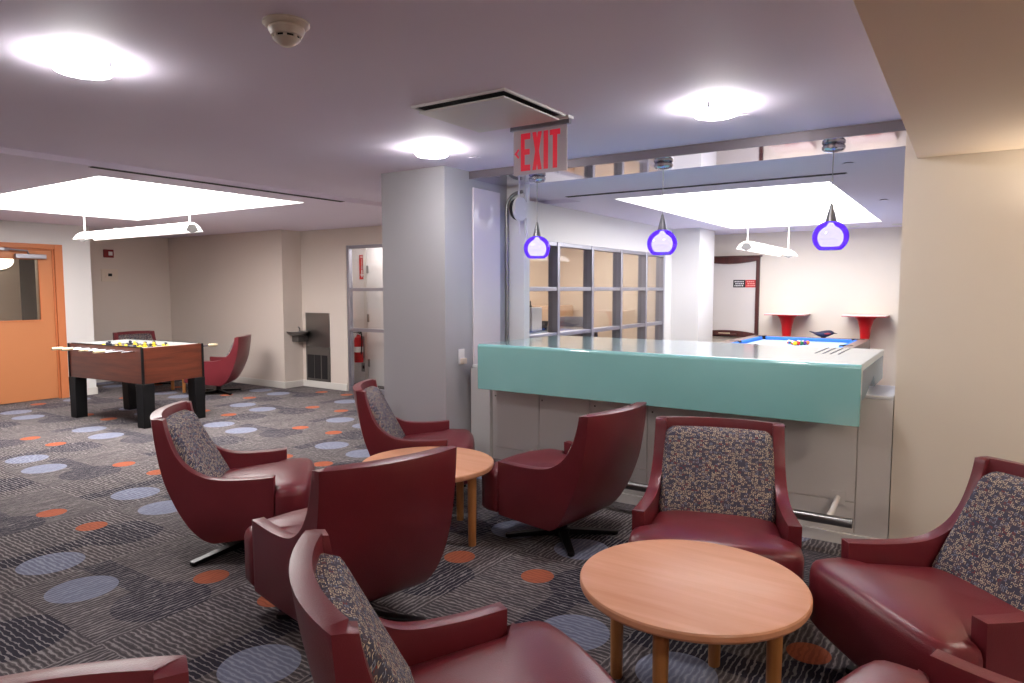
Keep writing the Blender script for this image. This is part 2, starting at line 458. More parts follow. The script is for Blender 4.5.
base('baseboard_far', [(-3.70, 2.0, 11.185, 11.2, 0, .09)])

# orange door with frame
dr = struct(MB().box(-10.42, -10.375, 3.36, 4.285, .01, 1.08).box(-10.42, -10.375, 3.36, 4.285, 1.90, 2.03).box(-10.42, -10.375, 3.36, 3.51, 1.08, 1.90).box(-10.42, -10.375, 4.11, 4.285, 1.08, 1.90).build('door_1', M['orange']))
fr = MB(); fr.box(-10.46, -10.325, 4.285, 4.385, 0, 2.10); fr.box(-10.46, -10.325, 3.26, 3.36, 0, 2.10); fr.box(-10.46, -10.325, 3.36, 4.285, 2.035, 2.10)
fr.box(-10.372, -10.355, 4.265, 4.285, 0, 2.035); fr.box(-10.372, -10.355, 3.36, 4.265, 2.015, 2.035)
fr.build('door_frame', M['orange_frame'], dr, bevel=.004)
MB().box(-10.400, -10.394, 3.505, 4.115, 1.075, 1.905).build('door_pane', M['dooorglass'], dr)
g = MB()
for b in ((3.50, 4.12, 1.07, 1.09), (3.50, 4.12, 1.89, 1.91), (3.50, 3.52, 1.09, 1.89), (4.10, 4.12, 1.09, 1.89)):
    g.box(-10.375, -10.362, b[0], b[1], b[2], b[3])
g.build('glazing_bead', M['orange_frame'], dr, bevel=.002)
cl = thing('door_closer', 'grey metal door closer mounted at the top of the orange door', 'door closer', (-10.36, 3.98, 1.93))
MB().box(0, .06, -.16, .20, -.03, .03).build('closer_body', M['alu'], cl, bevel=.006)
MB().tube([(.03, .0, .03), (.05, -.02, .07), (.06, -.28, .085)], .012, 8).build('closer_arm', M['alu'], cl)
MB().box(.0, .05, -.40, -.22, .065, .10).build('closer_track', M['alu'], cl, bevel=.004)

# glazed partition beside the bar area (aluminium frame) and its panes
win = MB()
ms = [4.97, 5.58, 6.40, 7.20, 8.00, 8.80, 9.44]
for y in ms: win.box(-3.80, -3.68, y - .026, y + .026, .42, 2.0)
for z in (.44, 1.01, 1.50, 1.978): win.box(-3.79, -3.69, 4.94, 9.468, z - .022, z + .022)
w1 = struct(win.build('window_1', M['alu'], bevel=.004))
for i in range(len(ms) - 1):
    MB().box(-3.748, -3.742, ms[i] + .02, ms[i + 1] - .02, .46, 1.97).build('window_pane', M['glass'], w1)

# glass screen in front of the fire-extinguisher niche
sc = MB()
for x in (-7.545, -6.43): sc.box(x - .03, x + .03, 6.96, 7.03, 0, 2.13)
for z in (.04, .905, 1.49, 2.10): sc.box(-7.56, -6.4, 6.965, 7.025, z - .02 if z > .1 else 0, z + .028)
w2 = struct(sc.build('window_2', M['alu'], bevel=.003))
MB().box(-7.52, -6.45, 6.992, 6.998, .06, 2.08).build('window_pane', M['glass'], w2)
d2 = struct(MB().box(-7.78, -6.9, 7.57, 7.599, .01, 2.12).build('door_2', M['white'], bevel=.003))
for z in (.35, 1.05, 1.80): MB().box(-7.775, -7.735, 7.555, 7.57, z - .06, z + .06).build('hinge', M['bracket'], d2, bevel=.003)
tr = MB(); tr.box(-7.86, -7.79, 7.575, 7.6, 0, 2.18)
struct(tr.build('trim_2', M['trim'], bevel=.003))

# ------------------------------------------------------------------ lounge chairs
LEATHER = M['leather']
REAR = [(-.12, .135), (-.165, .158), (-.212, .212), (-.256, .285), (-.305, .390), (-.345, .50), (-.370, .62), (-.385, .73), (-.392, .825)]
TOPC = [(.206, .497), (.10, .490), (0, .489), (-.08, .494), (-.145, .508), (-.205, .540), (-.250, .582), (-.284, .635), (-.308, .695), (-.327, .76), (-.338, .820)]
NV, NU = 16, 30
def hw(y, z): return .312 + (.359 - .312) * min(max((y + .392) / .614, 0), 1) - .045 * (max(0, (.36 - z) / .225)) ** 2 * min(1, max(0, (.21 - y) / .33))
def bulge(z): return .010 + .05 * max(0, (z - .135) / .69)
def chair_shell():
    rear = cr(REAR, NV)
    front = [Vector((.200 + .006 * i / NV, .18 + .317 * i / NV)) for i in range(NV + 1)]
    top = cr(TOPC, NU - 2) + [Vector((-.364, .8245)), Vector((-.392, .825))]
    bot = [Vector((.200, .18)).lerp(Vector((-.12, .135)), i / NU) for i in range(NU + 1)]
    grid = []
    for i in range(NU + 1):
        u = i / NU; row = []
        for j in range(NV + 1):
            v = j / NV
            P = front[j] * (1 - u) + rear[j] * u + bot[i] * (1 - v) + top[i] * v \
                - (front[0] * (1 - u) * (1 - v) + front[NV] * (1 - u) * v + rear[0] * u * (1 - v) + rear[NV] * u * v)
            row.append(P)
        grid.append(row)
    cols = []
    for i in range(NU + 1): cols.append([Vector((hw(p.x, p.y), p.x, p.y)) for p in grid[i]])
    NB = 18
    for k in range(1, NB):
        t = 1 - 2 * k / NB
        cols.append([Vector((t * hw(p.x, p.y), p.x - bulge(p.y) * (1 - t * t), p.y)) for p in grid[NU]])
    for i in range(NU, -1, -1): cols.append([Vector((-hw(p.x, p.y), p.x, p.y)) for p in grid[i]])
    mb = MB(); n = NV + 1
    mb.v = [q for c in cols for q in c]
    for i in range(len(cols) - 1):
        for j in range(NV):
            mb.f.append((i * n + j, (i + 1) * n + j, (i + 1) * n + j + 1, i * n + j + 1))
    return mb
def chair_seat():
    half = [(.0, .396), (.12, .392), (.24, .382), (.312, .368), (.347, .342), (.360, .30), (.362, .25), (.360, .216), (.345, .206), (.300, .202), (.292, .18), (.288, .0), (.284, -.15), (.27, -.255), (.15, -.285), (0, -.295)]
    loop = [(-x, y) for x, y in half[::-1]][:-1] + half[:-1]
    loop = [Vector((x, y)) for x, y in loop]
    n = len(loop); c = Vector((0, .06))
    def ring(off, sc=1):
        out = []
        for i, p in enumerate(loop):
            t = (loop[(i + 1) % n] - loop[i - 1]).normalized(); nn = Vector((-t.y, t.x))
            q = p - nn * off if (p - nn * off - c).length < p.length + 1 else p
            out.append(c + (q - c) * sc)
        return out
    # orientation: make sure offset goes inwards
    sgn = 1 if (ring(.01)[n // 2] - c).length < (loop[n // 2] - c).length else -1
    def crown(p): return .020 * max(0, 1 - (p.x / .36) ** 2) * max(0, min(1, (p.y + .3) / .5))
    levels = [(.05, .183, 1), (.012, .187, 1), (0, .205, 1), (0, .385, 1), (.006, .405, 1), (.020, .420, 1), (.040, .428, 1), (.04, .434, .8), (.04, .437, .55), (.04, .439, .3)]
    mb = MB()
    for off, z, s in levels:
        for p in ring(off * sgn, s):
            mb.v.append(Vector((p.x, max(p.y, rear_y(max(z, .14)) + .052), z + (crown(p) if z > .4 else 0) - (.036 * min(1, max(0, (.22 - p.y) / .42)) if z > .3 else 0))))
    L = len(levels)
    for k in range(L - 1):
        for i in range(n):
            mb.f.append((k * n + i, k * n + (i + 1) % n, (k + 1) * n + (i + 1) % n, (k + 1) * n + i))
    mb.f.append(tuple(range(n))); 
    mb.v.append(Vector((0, .06, .446))); ci = len(mb.v) - 1
    for i in range(n): mb.f.append(((L - 1) * n + i, (L - 1) * n + (i + 1) % n, ci))
    return mb
def rear_y(z):
    pts = REAR
    for a, b in zip(pts, pts[1:]):
        if a[1] <= z <= b[1]: return a[0] + (b[0] - a[0]) * (z - a[1]) / (b[1] - a[1])
    return pts[-1][0]
def chair_pad():
    NX, NZ = 24, 24; z0, z1 = .372, .786
    def pt(s, r, front):
        # rounded rectangle map
        wx = .280 + (.262 - .280) * (r + 1) / 2
        zz = (z0 + z1) / 2 + (z1 - z0) / 2 * r
        rad = .045
        x = wx * s
        # pull corners in
        ax, az = abs(x) - (wx - rad), abs(zz - (z0 + z1) / 2) - ((z1 - z0) / 2 - rad)
        if ax > 0 and az > 0:
            d = math.hypot(ax, az)
            m = max(ax, az)
            k = m / d
            x = math.copysign(wx - rad + ax * k, x); zz = (z0 + z1) / 2 + math.copysign((z1 - z0) / 2 - rad + az * k, zz - (z0 + z1) / 2)
        w = hw(rear_y(zz), zz)
        y = rear_y(zz) - bulge(zz) * (1 - (x / w) ** 2) + .05
        if front:
            e = max(abs(s), abs(r))
            t = .082 * (1 - .24 * e ** 3) if e < .995 else .046
            y = -.300 + (.785 - zz) * .52 - .010 * (1 - s * s) - (.022 * e ** 4 if e < .995 else .050)
        return Vector((x, y, zz))
    mb = MB(); n = NZ + 1
    def par(k, N):
        t = -1 + 2 * k / N
        return math.copysign(abs(t) ** .8, t)
    for fr_ in (True, False):
        for i in range(NX + 1):
            for j in range(n): mb.v.append(pt(par(i, NX), par(j, NZ), fr_))
    o = (NX + 1) * n
    for i in range(NX):
        for j in range(NZ):
            q = (i * n + j, (i + 1) * n + j, (i + 1) * n + j + 1, i * n + j + 1)
            mb.f.append(q); mb.f.append(tuple(a + o for a in q[::-1]))
    rim = [i * n for i in range(NX + 1)] + [NX * n + j for j in range(1, n)] + [i * n + NZ for i in range(NX - 1, -1, -1)] + [j for j in range(NZ - 1, 0, -1)]
    for k in range(len(rim)):
        a, b = rim[k], rim[(k + 1) % len(rim)]
        mb.f.append((a, a + o, b + o, b))
    return mb
def chair_leg(k):
    mb = MB()
    Mx = Matrix.Rotation(R(45 + 90 * k), 4, 'Z')
    poly = [(.02, -.030), (.335, -.020), (.345, -.012), (.345, .012), (.335, .020), (.02, .030)]
    n = len(poly)
    vs = [(x, y, .006 if x > .3 else .018) for x, y in poly] + [(x, y, .026 if x > .3 else .052) for x, y in poly]
    fs = [tuple(range(n - 1, -1, -1)), tuple(range(n, 2 * n))] + [(i, (i + 1) % n, n + (i + 1) % n, n + i) for i in range(n)]
    mb.add(vs, fs, Mx)
    mb.lathe([(.016, 0), (.018, .008)], 12, Mx @ Matrix.Translation((.322, 0, 0)))
    return mb
def make_chair(label):
    t = thing('lounge_chair', label, 'chair', group=None)
    s = chair_shell().build('shell', LEATHER, t, ang=50)
    so = s.modifiers.new('thick', 'SOLIDIFY'); so.thickness = .055; so.offset = -1; so.use_even_offset = True
    b = s.modifiers.new('bevel', 'BEVEL'); b.width = .009; b.segments = 3; b.limit_method = 'ANGLE'; b.angle_limit = R(50)
    chair_seat().build('seat', LEATHER, t, ang=60)
    pad = chair_pad().build('back_pad', M['fabric'], t, ang=60); pad['label'] = 'geometric patterned upholstered back pad'
    MB().prism([(-.22, -.13), (.22, -.13), (.27, .18), (.27, .33), (-.27, .33), (-.27, .18)], .150, .19).build('seat_pan', M['black'], t, bevel=.006)
    MB().lathe([(.052, .012), (.052, .05), (.034, .058), (.030, .145), (.07, .152)], 20).build('swivel_post', M['dark_metal'], t)
    for k in range(4): chair_leg(k).build('leg', M['dark_metal'], t, bevel=.003)
    return t
G = 'maroon lounge chairs'
chairs = [
 ((-3.45, 2.36), 46.5, 'maroon swivel chair left of the rear round table, its flat base leg showing'),
 ((-3.235, 3.635), 38, 'maroon leather swivel chair in front of the square pale column, turned to the right'),
 ((-2.265, 2.072), 164, 'maroon leather swivel chair seen from behind, hiding the near side of the rear round table'),
 ((-2.008, 3.545), 173.4, 'maroon swivel chair seen from its back corner, right of the rear round table'),
 ((-.950, 3.125), -74.1, 'maroon chair facing the camera, its whole patterned back pad showing before the bar front'),
 ((.0, 2.845), -138.3, 'maroon chair against the beige wall at right, wide seat angled to the front round table'),
 ((-1.041, 1.372), 55, 'foreground maroon chair seen from behind its shoulder, patterned pad edge-on, left of the front table'),
 ((-1.003, .205), -31, 'maroon chair at the bottom left edge, only the leather top of its back in view'),
 ((.092, 1.797), 168, 'maroon chair cut off by the bottom right corner, one arm and rounded seat in view'),
 ((-9.0, 5.79), 219.5, 'maroon leather chair far off against the beige alcove wall, right of the foosball table'),
 ((-10.67, 5.66), 0, 'dark maroon chair back rising behind the foosball table top in the far recess'),
]
proto = None
for (x, y), h, lab in chairs:
    rz = R(h - 90)
    if proto is None:
        proto = make_chair(lab); proto.location = (x, y, 0); proto.rotation_euler = (0, 0, rz); proto['group'] = G
    else:
        dup(proto, (x, y, 0), rz, lab)

# ------------------------------------------------------------------ round tables
def make_table(label, loc, a0, rl):
    t = thing('round_table', label, 'table', loc, 0, 'round wooden lounge tables')
    MB().lathe([(0, .422), (.385, .422), (.396, .428), (.400, .436), (.400, .452), (.396, .458), (.388, .460), (0, .460)], 96).build('tabletop', M['table'], t, ang=25)
    for k in range(4):
        a = R(a0 + 90 * k)
        MB().lathe([(.021, 0), (.023, .004), (.027, .424)], 20, Matrix.Translation((rl * math.cos(a), rl * math.sin(a), 0))).build('leg', M['table_leg'], t)
    return t
make_table('round pale orange wooden table in the foreground, nearest the camera', (-.79, 2.34, 0), 0, .29)
make_table('round wooden table half hidden behind the chair back in the middle of the room', (-2.69, 3.10, 0), 2, .325)
make_table('small round table whose wooden legs show under the foosball table at far left', (-9.66, 5.33, 0), 35, .31)

# ------------------------------------------------------------------ bar
YB = 4.35
bar = thing('bar', 'pale grey panelled bar front with a foot rail, under the teal glass counter', 'bar', (-1.8, YB, 0))
bx = lambda x: x + 1.8
MB().box(bx(-3.29), bx(-.335), .012, .50, 0, .875).build('bar_body', M['laminate'], bar)
MB().box(bx(-3.30), bx(-.335), .0, .51, .875, .895).build('ledge', M['ledge'], bar, bevel=.003)
gx = [-3.154, -3.102, -2.669, -2.242, -1.800, -1.364, -.930, -.508]
for a, b in zip(gx[1:], gx[2:]):
    pn = MB().box(bx(a) + .003, bx(b) - .003, .0, .012, .262, .873).build('panel', M['laminate'], bar, bevel=.001)
    MB().lathe([(.006, 0), (.006, .003)], 10, Matrix.Translation((bx(b) - .40, 0, .665)) @ Matrix.Rotation(R(90), 4, 'X')).build('screw', M['dark_metal'], pn)
    MB().box(bx(a) + .003, bx(b) - .003, .0, .012, .07, .256).build('kick_panel', M['laminate'], bar, bevel=.001)
MB().box(bx(gx[7]) + .003, bx(-.335), .0, .012, .07, .873).build('end_panel', M['laminate'], bar, bevel=.001)
MB().box(bx(-3.29), bx(gx[1]) - .003, -.03, .012, .0, .873).build('pilaster', M['white'], bar, bevel=.002)
MB().box(bx(-3.10), bx(-.335), -.012, .012, 0, .068).build('kick_rail', M['laminate'], bar, bevel=.002)
MB().tube([(bx(-3.0), -.235, .205), (bx(-.49), -.235, .205)], .027, 20).build('foot_rail', M['steel'], bar)
for x in (-2.75, -1.95, -1.35, -.62):
    br = MB().tube([(bx(x), -.235, .205), (bx(x) + .01, -.12, .225), (bx(x) + .02, 0, .275)], .016, 12)
    br.box(bx(x) - .02, bx(x) + .06, -.008, .0, .235, .315)
    br.build('rail_bracket', M['laminate'], bar)

ct = thing('bar_counter', 'thick teal cast glass bar counter with a deep hanging front face', 'counter', (-1.77, 4.10, .896))
cx0, cx1 = -1.29, 1.297     # local x
top, drop = .194, -.146
def counter_mesh():
    # section in (y,z): front apron rounding into the top slab
    r = .022
    sec = [(0, drop)]
    sec += [(0, top - r - .006), (0, top - r)]
    for k in range(1, 7):
        a = PI - (PI / 2) * k / 6
        sec.append((r + r * math.cos(a), top - r + r * math.sin(a)))
    sec += [(r + .006, top), (1.144, top), (1.15, top), (1.15, top - .04), (.05, top - .04), (.05, drop)]
    mb = MB(); n = len(sec)
    nx = 2
    vs = [(cx0, y, z) for y, z in sec] + [(cx1, y, z) for y, z in sec]
    fs = [tuple(range(n)), tuple(range(2 * n - 1, n - 1, -1))] + [(i, n + i, n + (i + 1) % n, (i + 1) % n) for i in range(n)]
    mb.add(vs, fs)
    return mb
counter_mesh().build('countertop', M['teal'], ct, bevel=.004)
ep = MB().box(cx1 - .03, cx1 + .012, .052, 1.10, .02, top - .042)
ep.box(cx1 - .03, cx1 + .012, .052, .24, .0, .02)
e_ = MB(); P = [(.052, -.01), (.20, -.01), (.62, .075), (.66, .0), (1.12, .0), (1.12, top - .041), (.052, top - .041)]
e_.add([(cx1 - .025, y, z) for y, z in P] + [(cx1 + .0, y, z) for y, z in P], [tuple(range(7)), tuple(range(13, 6, -1))] + [(i, 7 + i, 7 + (i + 1) % 7, (i + 1) % 7) for i in range(7)])
eo = e_.build('end_apron', M['tealend'], ct, bevel=.002); eo['label'] = 'pale frosted glass end of the counter'
for k in range(4):
    MB().box(.955 + .045 * k, .963 + .045 * k, .60, 1.10, top, top + .0015).build('vent_slot', M['dark_slot'], ct)
for x in (-1.15, .2, 1.1): MB().box(x, x + .05, .35, .70, 0, top - .04).build('counter_support', M['white'], ct)
tag(MB().box(-3.20, -3.07, 4.33, 4.42, .896, .985).build('wooden_block', M['table_leg'], bevel=.003), 'small light wood block squeezed at the left end of the teal counter', 'block')

# mirrored panel over the bar
cp = struct(MB().box(-3.31, -.33, 4.352, 4.82, 2.362, 2.379).build('trim_3', M['mirror']))
struct(MB().box(-3.31, -.33, 4.335, 4.352, 2.362, 2.419).build('trim_4', M['band']))

# pendants
def pendant(x, lab):
    t = thing('pendant_lamp', lab, 'lamp', (x, 4.55, 1.815), 0, 'purple pendant lamps over the bar')
    MB().lathe([(0, .546), (.058, .546), (.066, .537), (.066, .523), (.060, .515), (.054, .510), (.020, .503), (0, .501)], 32).build('canopy', M['chrome'], t)
    MB().tube([(0, 0, .19), (0, 0, .51)], .0028, 8).build('cord', M['bracket'], t)
    MB().lathe([(.007, .200), (.010, .188), (.020, .145), (.032, .095), (.034, .088), (0, .088)], 24).build('socket_cone', M['steel'], t)
    prof = [(.030, .093)]
    for k in range(1, 15):
        a = R(72 - k * 8.9)
        prof.append((.103 * math.cos(a), .098 * math.sin(a)))
    prof += [(p[0] - .004, p[1]) for p in prof[::-1]]
    MB().lathe(prof, 40, cap=False).build('outer_shade', M['purple'], t, ang=60)
    pr = [(.012, .085)]
    for k in range(0, 13):
        a = R(68 - k * 9.5)
        pr.append((.072 * math.cos(a), -.004 + .072 * math.sin(a)))
    pr.append((0, pr[-1][1]))
    MB().lathe(pr, 32).build('inner_shade', M['opal'], t, ang=60)
    return t
pendant(-.722, 'purple glass pendant lamp hanging nearest the beige wall, right of the three')
pendant(-1.795, 'purple glass pendant lamp in the middle, hanging over the centre of the teal counter')
pendant(-2.815, 'purple glass pendant lamp below the exit sign, left of the three')

# ------------------------------------------------------------------ ceiling things
def disc_light(x, y, lab, z=ZM, lm='lamp'):
    t = thing('ceiling_light', lab, 'ceiling light', (x, y, z), 0, 'round ceiling lights')
    MB().lathe([(0, 0), (.085, 0), (.085, -.012), (0, -.012)], 32).build('base_plate', M['chrome'], t)
    MB().lathe([(.104, -.012), (.110, -.018), (.110, -.038), (.100, -.050), (.05, -.058), (0, -.06)], 40).build('diffuser', M[lm], t, ang=50)
    for k in range(3):
        a = R(30 + 120 * k)
        MB().box(.106, .116, -.008, .008, -.035, -.004, Matrix.Rotation(a, 4, 'Z')).build('clip', M['chrome'], t)
disc_light(-3.005, 1.385, 'bright round ceiling light at the upper left of the lounge ceiling')
disc_light(-2.97, 3.49, 'bright round ceiling light before the square column')
disc_light(-1.105, 3.49, 'bright round ceiling light above the bar chairs, right of the exit sign')
for (x, y) in ((-1.1, -.9),):  # unseen fill, added to brighten the lounge
    disc_light(x, y, 'unseen round ceiling light added as fill behind the camera')
for (x, y) in ((1.2, 3.0), (1.2, .9)):  # unseen warm fills, added to brighten the right side
    disc_light(x, y, 'unseen round warm light added as fill on the dropped soffit at the right', 2.205, 'warmfill')

def coffer(x0, x1, y0, y1, lab, pm):
    t = thing('light_coffer', lab, 'light panel', ((x0 + x1) / 2, (y0 + y1) / 2, ZL))
    w, d = (x1 - x0) / 2, (y1 - y0) / 2
    mb = MB()
    for b in ((-w, -w + .006, -d, d), (w - .006, w, -d, d), (-w + .006, w - .006, -d, -d + .006), (-w + .006, w - .006, d - .006, d)): mb.box(*b, .0, .20)
    mb.build('coffer_sides', M['white'], t)
    MB().box(-w + .008, w - .008, -d + .008, d - .008, .17, .19).build('diffuser', pm, t)
    MB().box(-w, w, -d, d, .20, .23).build('coffer_back', M['white'], t)
coffer(-8.95, -5.70, 2.70, 4.70, 'large glowing recessed ceiling panel over the foosball table', M['panel'])
coffer(-2.95, -1.0, 6.19, 10.20, 'large glowing recessed ceiling panel over the pool table', M['panel2'])
def slot(x0, x1, y0, y1, lab):
    t = thing('air_slot', lab, 'air slot', ((x0 + x1) / 2, (y0 + y1) / 2, ZL))
    w, d = (x1 - x0) / 2, (y1 - y0) / 2
    MB().box(-w, w, -d, d, -.003, -.0005).build('slot_frame', M['band'], t)
    MB().box(-w + .01, w - .01, -d + .01, d - .01, -.006, -.003).build('slot_blade', M['dark_slot'], t)
slot(-5.335, -5.275, 2.46, 4.85, 'long dark ceiling air slot beside the left glowing panel')
slot(-3.25, -.82, 5.76, 5.82, 'long dark ceiling air slot before the right glowing panel')

vt = thing('air_diffuser', 'square white ceiling air diffuser with a dark gap, left of the exit sign', 'air vent', (-2.10, 2.93, ZM))
f_ = MB()
for b in ((-.287, .287, -.287, -.275), (-.287, .287, .275, .287), (-.287, -.275, -.275, .275), (.275, .287, -.275, .275)): f_.box(*b, -.012, -.0)
f_.build('frame', M['white'], vt, bevel=.002)
MB().box(-.275, .275, -.275, .275, -.004, -.0005).build('throat', M['dark_slot'], vt)
MB().box(-.262, .262, -.255, .262, -.034, -.024).build('plaque', M['white'], vt, bevel=.003)
MB().box(-.01, .01, -.01, .01, -.024, -.004).build('hanger', M['white'], vt)

sd = thing('smoke_detector', 'cream domed smoke detector on the lounge ceiling', 'smoke detector', (-2.01, 1.595, ZM))
MB().lathe([(0, 0), (.078, 0), (.080, -.008), (.072, -.014), (.062, -.018)], 36).build('mount_ring', M['offwhite'], sd)
MB().lathe([(.060, -.018), (.062, -.026), (.052, -.046), (.048, -.048)], 36).build('housing', M['offwhite'], sd)
MB().lathe([(.044, -.046), (.042, -.056), (.0, -.056)], 36).build('sensor_gap', M['dark_slot'], sd)
MB().lathe([(.047, -.056), (.044, -.061), (.028, -.072), (.020, -.078), (0, -.079)], 36).build('cap', M['offwhite'], sd)
for k in range(8): MB().box(.041, .048, -.006, .006, -.057, -.045, Matrix.Rotation(R(45 * k), 4, 'Z')).build('rib', M['offwhite'], sd)

def cover(x, y, z, lab, r=.045):
    t = thing('sprinkler_cover', lab, 'sprinkler', (x, y, z), 0, 'sprinkler covers')
    MB().lathe([(0, 0), (r * .7, 0), (r * .7, -.006), (0, -.006)], 24).build('collar', M['dark_slot'], t)
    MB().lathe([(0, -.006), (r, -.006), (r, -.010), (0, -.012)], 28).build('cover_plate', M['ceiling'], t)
cover(-2.92, 3.89, ZM, 'round sprinkler cover between the square column and the exit sign')
cover(-1.05, 3.75, ZM, 'round sprinkler cover just behind the right round ceiling light')
cover(-.75, 5.35, ZL, 'round sprinkler cover on the far ceiling right of the long air slot')
cover(-.75, 7.7, ZL, 'round sprinkler cover right of the far glowing panel')
def downlight(x, y, lab):
    t = thing('downlight', lab, 'downlight', (x, y, ZL), 0, 'small downlights along the far wall')
    MB().lathe([(.055, 0), (.075, 0), (.075, -.008), (.055, -.006)], 28).build('rim', M['white'], t)
    MB().lathe([(0, -.001), (.055, -.001), (.055, -.004), (0, -.004)], 28).build('lens', M['spot'], t)
for x, lab in ((-2.25, 'small lit downlight left of the far linear lamp end'), (-1.40, 'small lit downlight above the gap between the red wall tables'), (-.86, 'small lit downlight nearest the beige wall edge in the far room')):
    downlight(x, 10.7, lab)

# exit sign
ex = thing('exit_sign', 'clear edge-lit sign with red letters EXIT and a left arrow, hanging from the ceiling', 'sign', (-2.0, 3.26, 2.254))
MB().box(-.195, .195, -.03, .03, .150, .17).build('canopy', M['white'], ex, bevel=.003)
MB().box(-.19, .19, -.012, .012, .125, .150).build('light_bar', M['alu'], ex, bevel=.002)
MB().box(-.172, .172, -.003, .003, -.118, .125).build('sign_plate', M['acrylic'], ex, bevel=.001)
def strokes(letter):
    # unit-cell strokes as polygons (x 0..1, y 0..1)
    if letter == 'E': return [[(0, 0), (.4, 0), (.4, 1), (0, 1)], [(.4, .84), (1, .84), (1, 1), (.4, 1)], [(.4, .43), (.94, .43), (.94, .58), (.4, .58)], [(.4, 0), (1, 0), (1, .16), (.4, .16)]]
    if letter == 'X': return [[(0, 0), (.40, 0), (1, 1), (.60, 1)], [(.60, 0), (1, 0), (.40, 1), (0, 1)]]
    if letter == 'I': return [[(.0, 0), (1, 0), (1, 1), (.0, 1)]]
    if letter == 'T': return [[(.29, 0), (.71, 0), (.71, .86), (.29, .86)], [(0, .86), (1, .86), (1, 1), (0, 1)]]
def letter_mb(ch, x0, w, z0, h, y):
    mb = MB()
    for k, pl in enumerate(strokes(ch)):
        Q = [(x0 + w * a, z0 + h * b) for a, b in pl]
        n = len(Q); yy = y - .0004 * k
        mb.add([(a, yy, b) for a, b in Q] + [(a, yy - .002, b) for a, b in Q], [tuple(range(n)), tuple(range(2 * n - 1, n - 1, -1))] + [(i, n + i, n + (i + 1) % n, (i + 1) % n) for i in range(n)])
    return mb
for ch, x0, w in (('E', -.122, .062), ('X', -.046, .060), ('I', .026, .028), ('T', .066, .064)):
    letter_mb(ch, x0, w, -.098, .205, -.003).build('letter', M['red_sign'], ex)
ar = MB()
Q = [(-.164, .0), (-.140, .027), (-.132, .020), (-.149, .0), (-.132, -.020), (-.140, -.027)]
ar.add([(a, -.003, b) for a, b in Q] + [(a, -.005, b) for a, b in Q], [(0, 1, 2, 3), (0, 3, 4, 5), (9, 8, 7, 6), (11, 10, 9, 6)] + [(i, 6 + i, 6 + (i + 1) % 6, (i + 1) % 6) for i in range(6)])
ar.build('arrow', M['red_sign'], ex)

disc_light(-7.2, 7.32, 'unseen round ceiling light added to brighten the niche behind the glass screen', ZL)  # hidden lamp added to light the otherwise dark niche
disc_light(-11.3, 2.9, 'round ceiling light in the hall behind the orange door', ZL)
def sconce(x, lab):  # unseen uplight added to brighten the soffit and beige wall
    t = thing('fill_sconce', lab, 'wall lamp', (x, 4.35, 1.72), 0, 'unseen fill lamps added right of the bar')
    MB().box(-.05, .05, -.02, -.001, -.09, .07).build('back_plate', M['steel'], t, bevel=.004)
    MB().lathe([(.0, -.06), (.05, -.05), (.10, .0), (.125, .06), (.118, .06), (.09, .0), (.045, -.04), (0, -.05)], 28, Matrix.Translation((0, -.145, 0))).build('bowl', M['white'], t)
    MB().lathe([(0, -.045), (.03, -.02), (.035, .02), (.02, .045), (0, .05)], 18, Matrix.Translation((0, -.145, 0))).build('bulb', M['sconcefill'], t)
sconce(.68, 'unseen bowl lamp added as fill on the beige wall, nearer the bar')
sconce(2.2, 'unseen bowl lamp added as fill on the beige wall, farther right')
hl = thing('hall_lamp', 'glowing oval wall lamp seen through the pane of the orange door', 'wall lamp', (-12.3, 4.27, 1.93))
MB().lathe([(0, .002), (.27, .002), (.275, .02), (.26, .03), (0, .03)], 36, Matrix.Scale(.56, 4, (0, 0, 1)) @ Matrix.Rotation(R(90), 4, 'Y')).build('back_plate', M['white'], hl)
MB().lathe([(.25, .03), (.24, .055), (.18, .09), (.09, .105), (0, .11)], 36, Matrix.Scale(.56, 4, (0, 0, 1)) @ Matrix.Rotation(R(90), 4, 'Y')).build('diffuser', M['tubelight'], hl, ang=60)
# linear pendant lamps
def linear_lamp(loc, L, rz, lab):
    t = thing('linear_lamp', lab, 'lamp', loc, rz, 'linear lamps over the game tables')
    sec = [(-.115, -.005), (-.080, .045), (-.03, .075), (.03, .075), (.080, .045), (.115, -.005), (.108, -.008), (.075, .038), (.03, .067), (-.03, .067), (-.075, .038), (-.108, -.008)]
    n = len(sec)
    mb = MB(); mb.add([(-L / 2, y, z) for y, z in sec] + [(L / 2, y, z) for y, z in sec], [tuple(range(n)), tuple(range(2 * n - 1, n - 1, -1))] + [(i, n + i, n + (i + 1) % n, (i + 1) % n) for i in range(n)])
    mb.build('reflector', M['reflector'], t, ang=20)
    MB().tube([(-L * .14, y, z + .004) for y, z in sec[:6]], .006, 8).build('strap', M['bracket'], t)
    MB().tube([(-L / 2 + .03, 0, .025), (L / 2 - .03, 0, .025)], .022, 14).build('tube', M['tubelight'], t)
    for s in (-1, 1):
        e = [(-.1, -.004), (-.08, .032), (-.03, .068), (.03, .068), (.08, .032), (.1, -.004)] if False else [(-.06, .0), (-.03, .055), (.03, .055), (.06, .0), (0, -.03)]
        k = len(e)
        MB().add([(s * L / 2, y, z) for y, z in e] + [(s * (L / 2 + .008), y, z) for y, z in e], [tuple(range(k)), tuple(range(2 * k - 1, k - 1, -1))] + [(i, k + i, k + (i + 1) % k, (i + 1) % k) for i in range(k)]).build('end_cap', M['bracket'], t)
        MB().tube([(s * (L / 2 - .03), 0, .07), (s * (L / 2 - .03), 0, ZL + .17 - loc[2])], .008, 8).build('stem', M['white'], t)
    return t
linear_lamp((-7.22, 3.74, 2.055), 2.12, 0, 'long white linear lamp hanging over the foosball table at left')
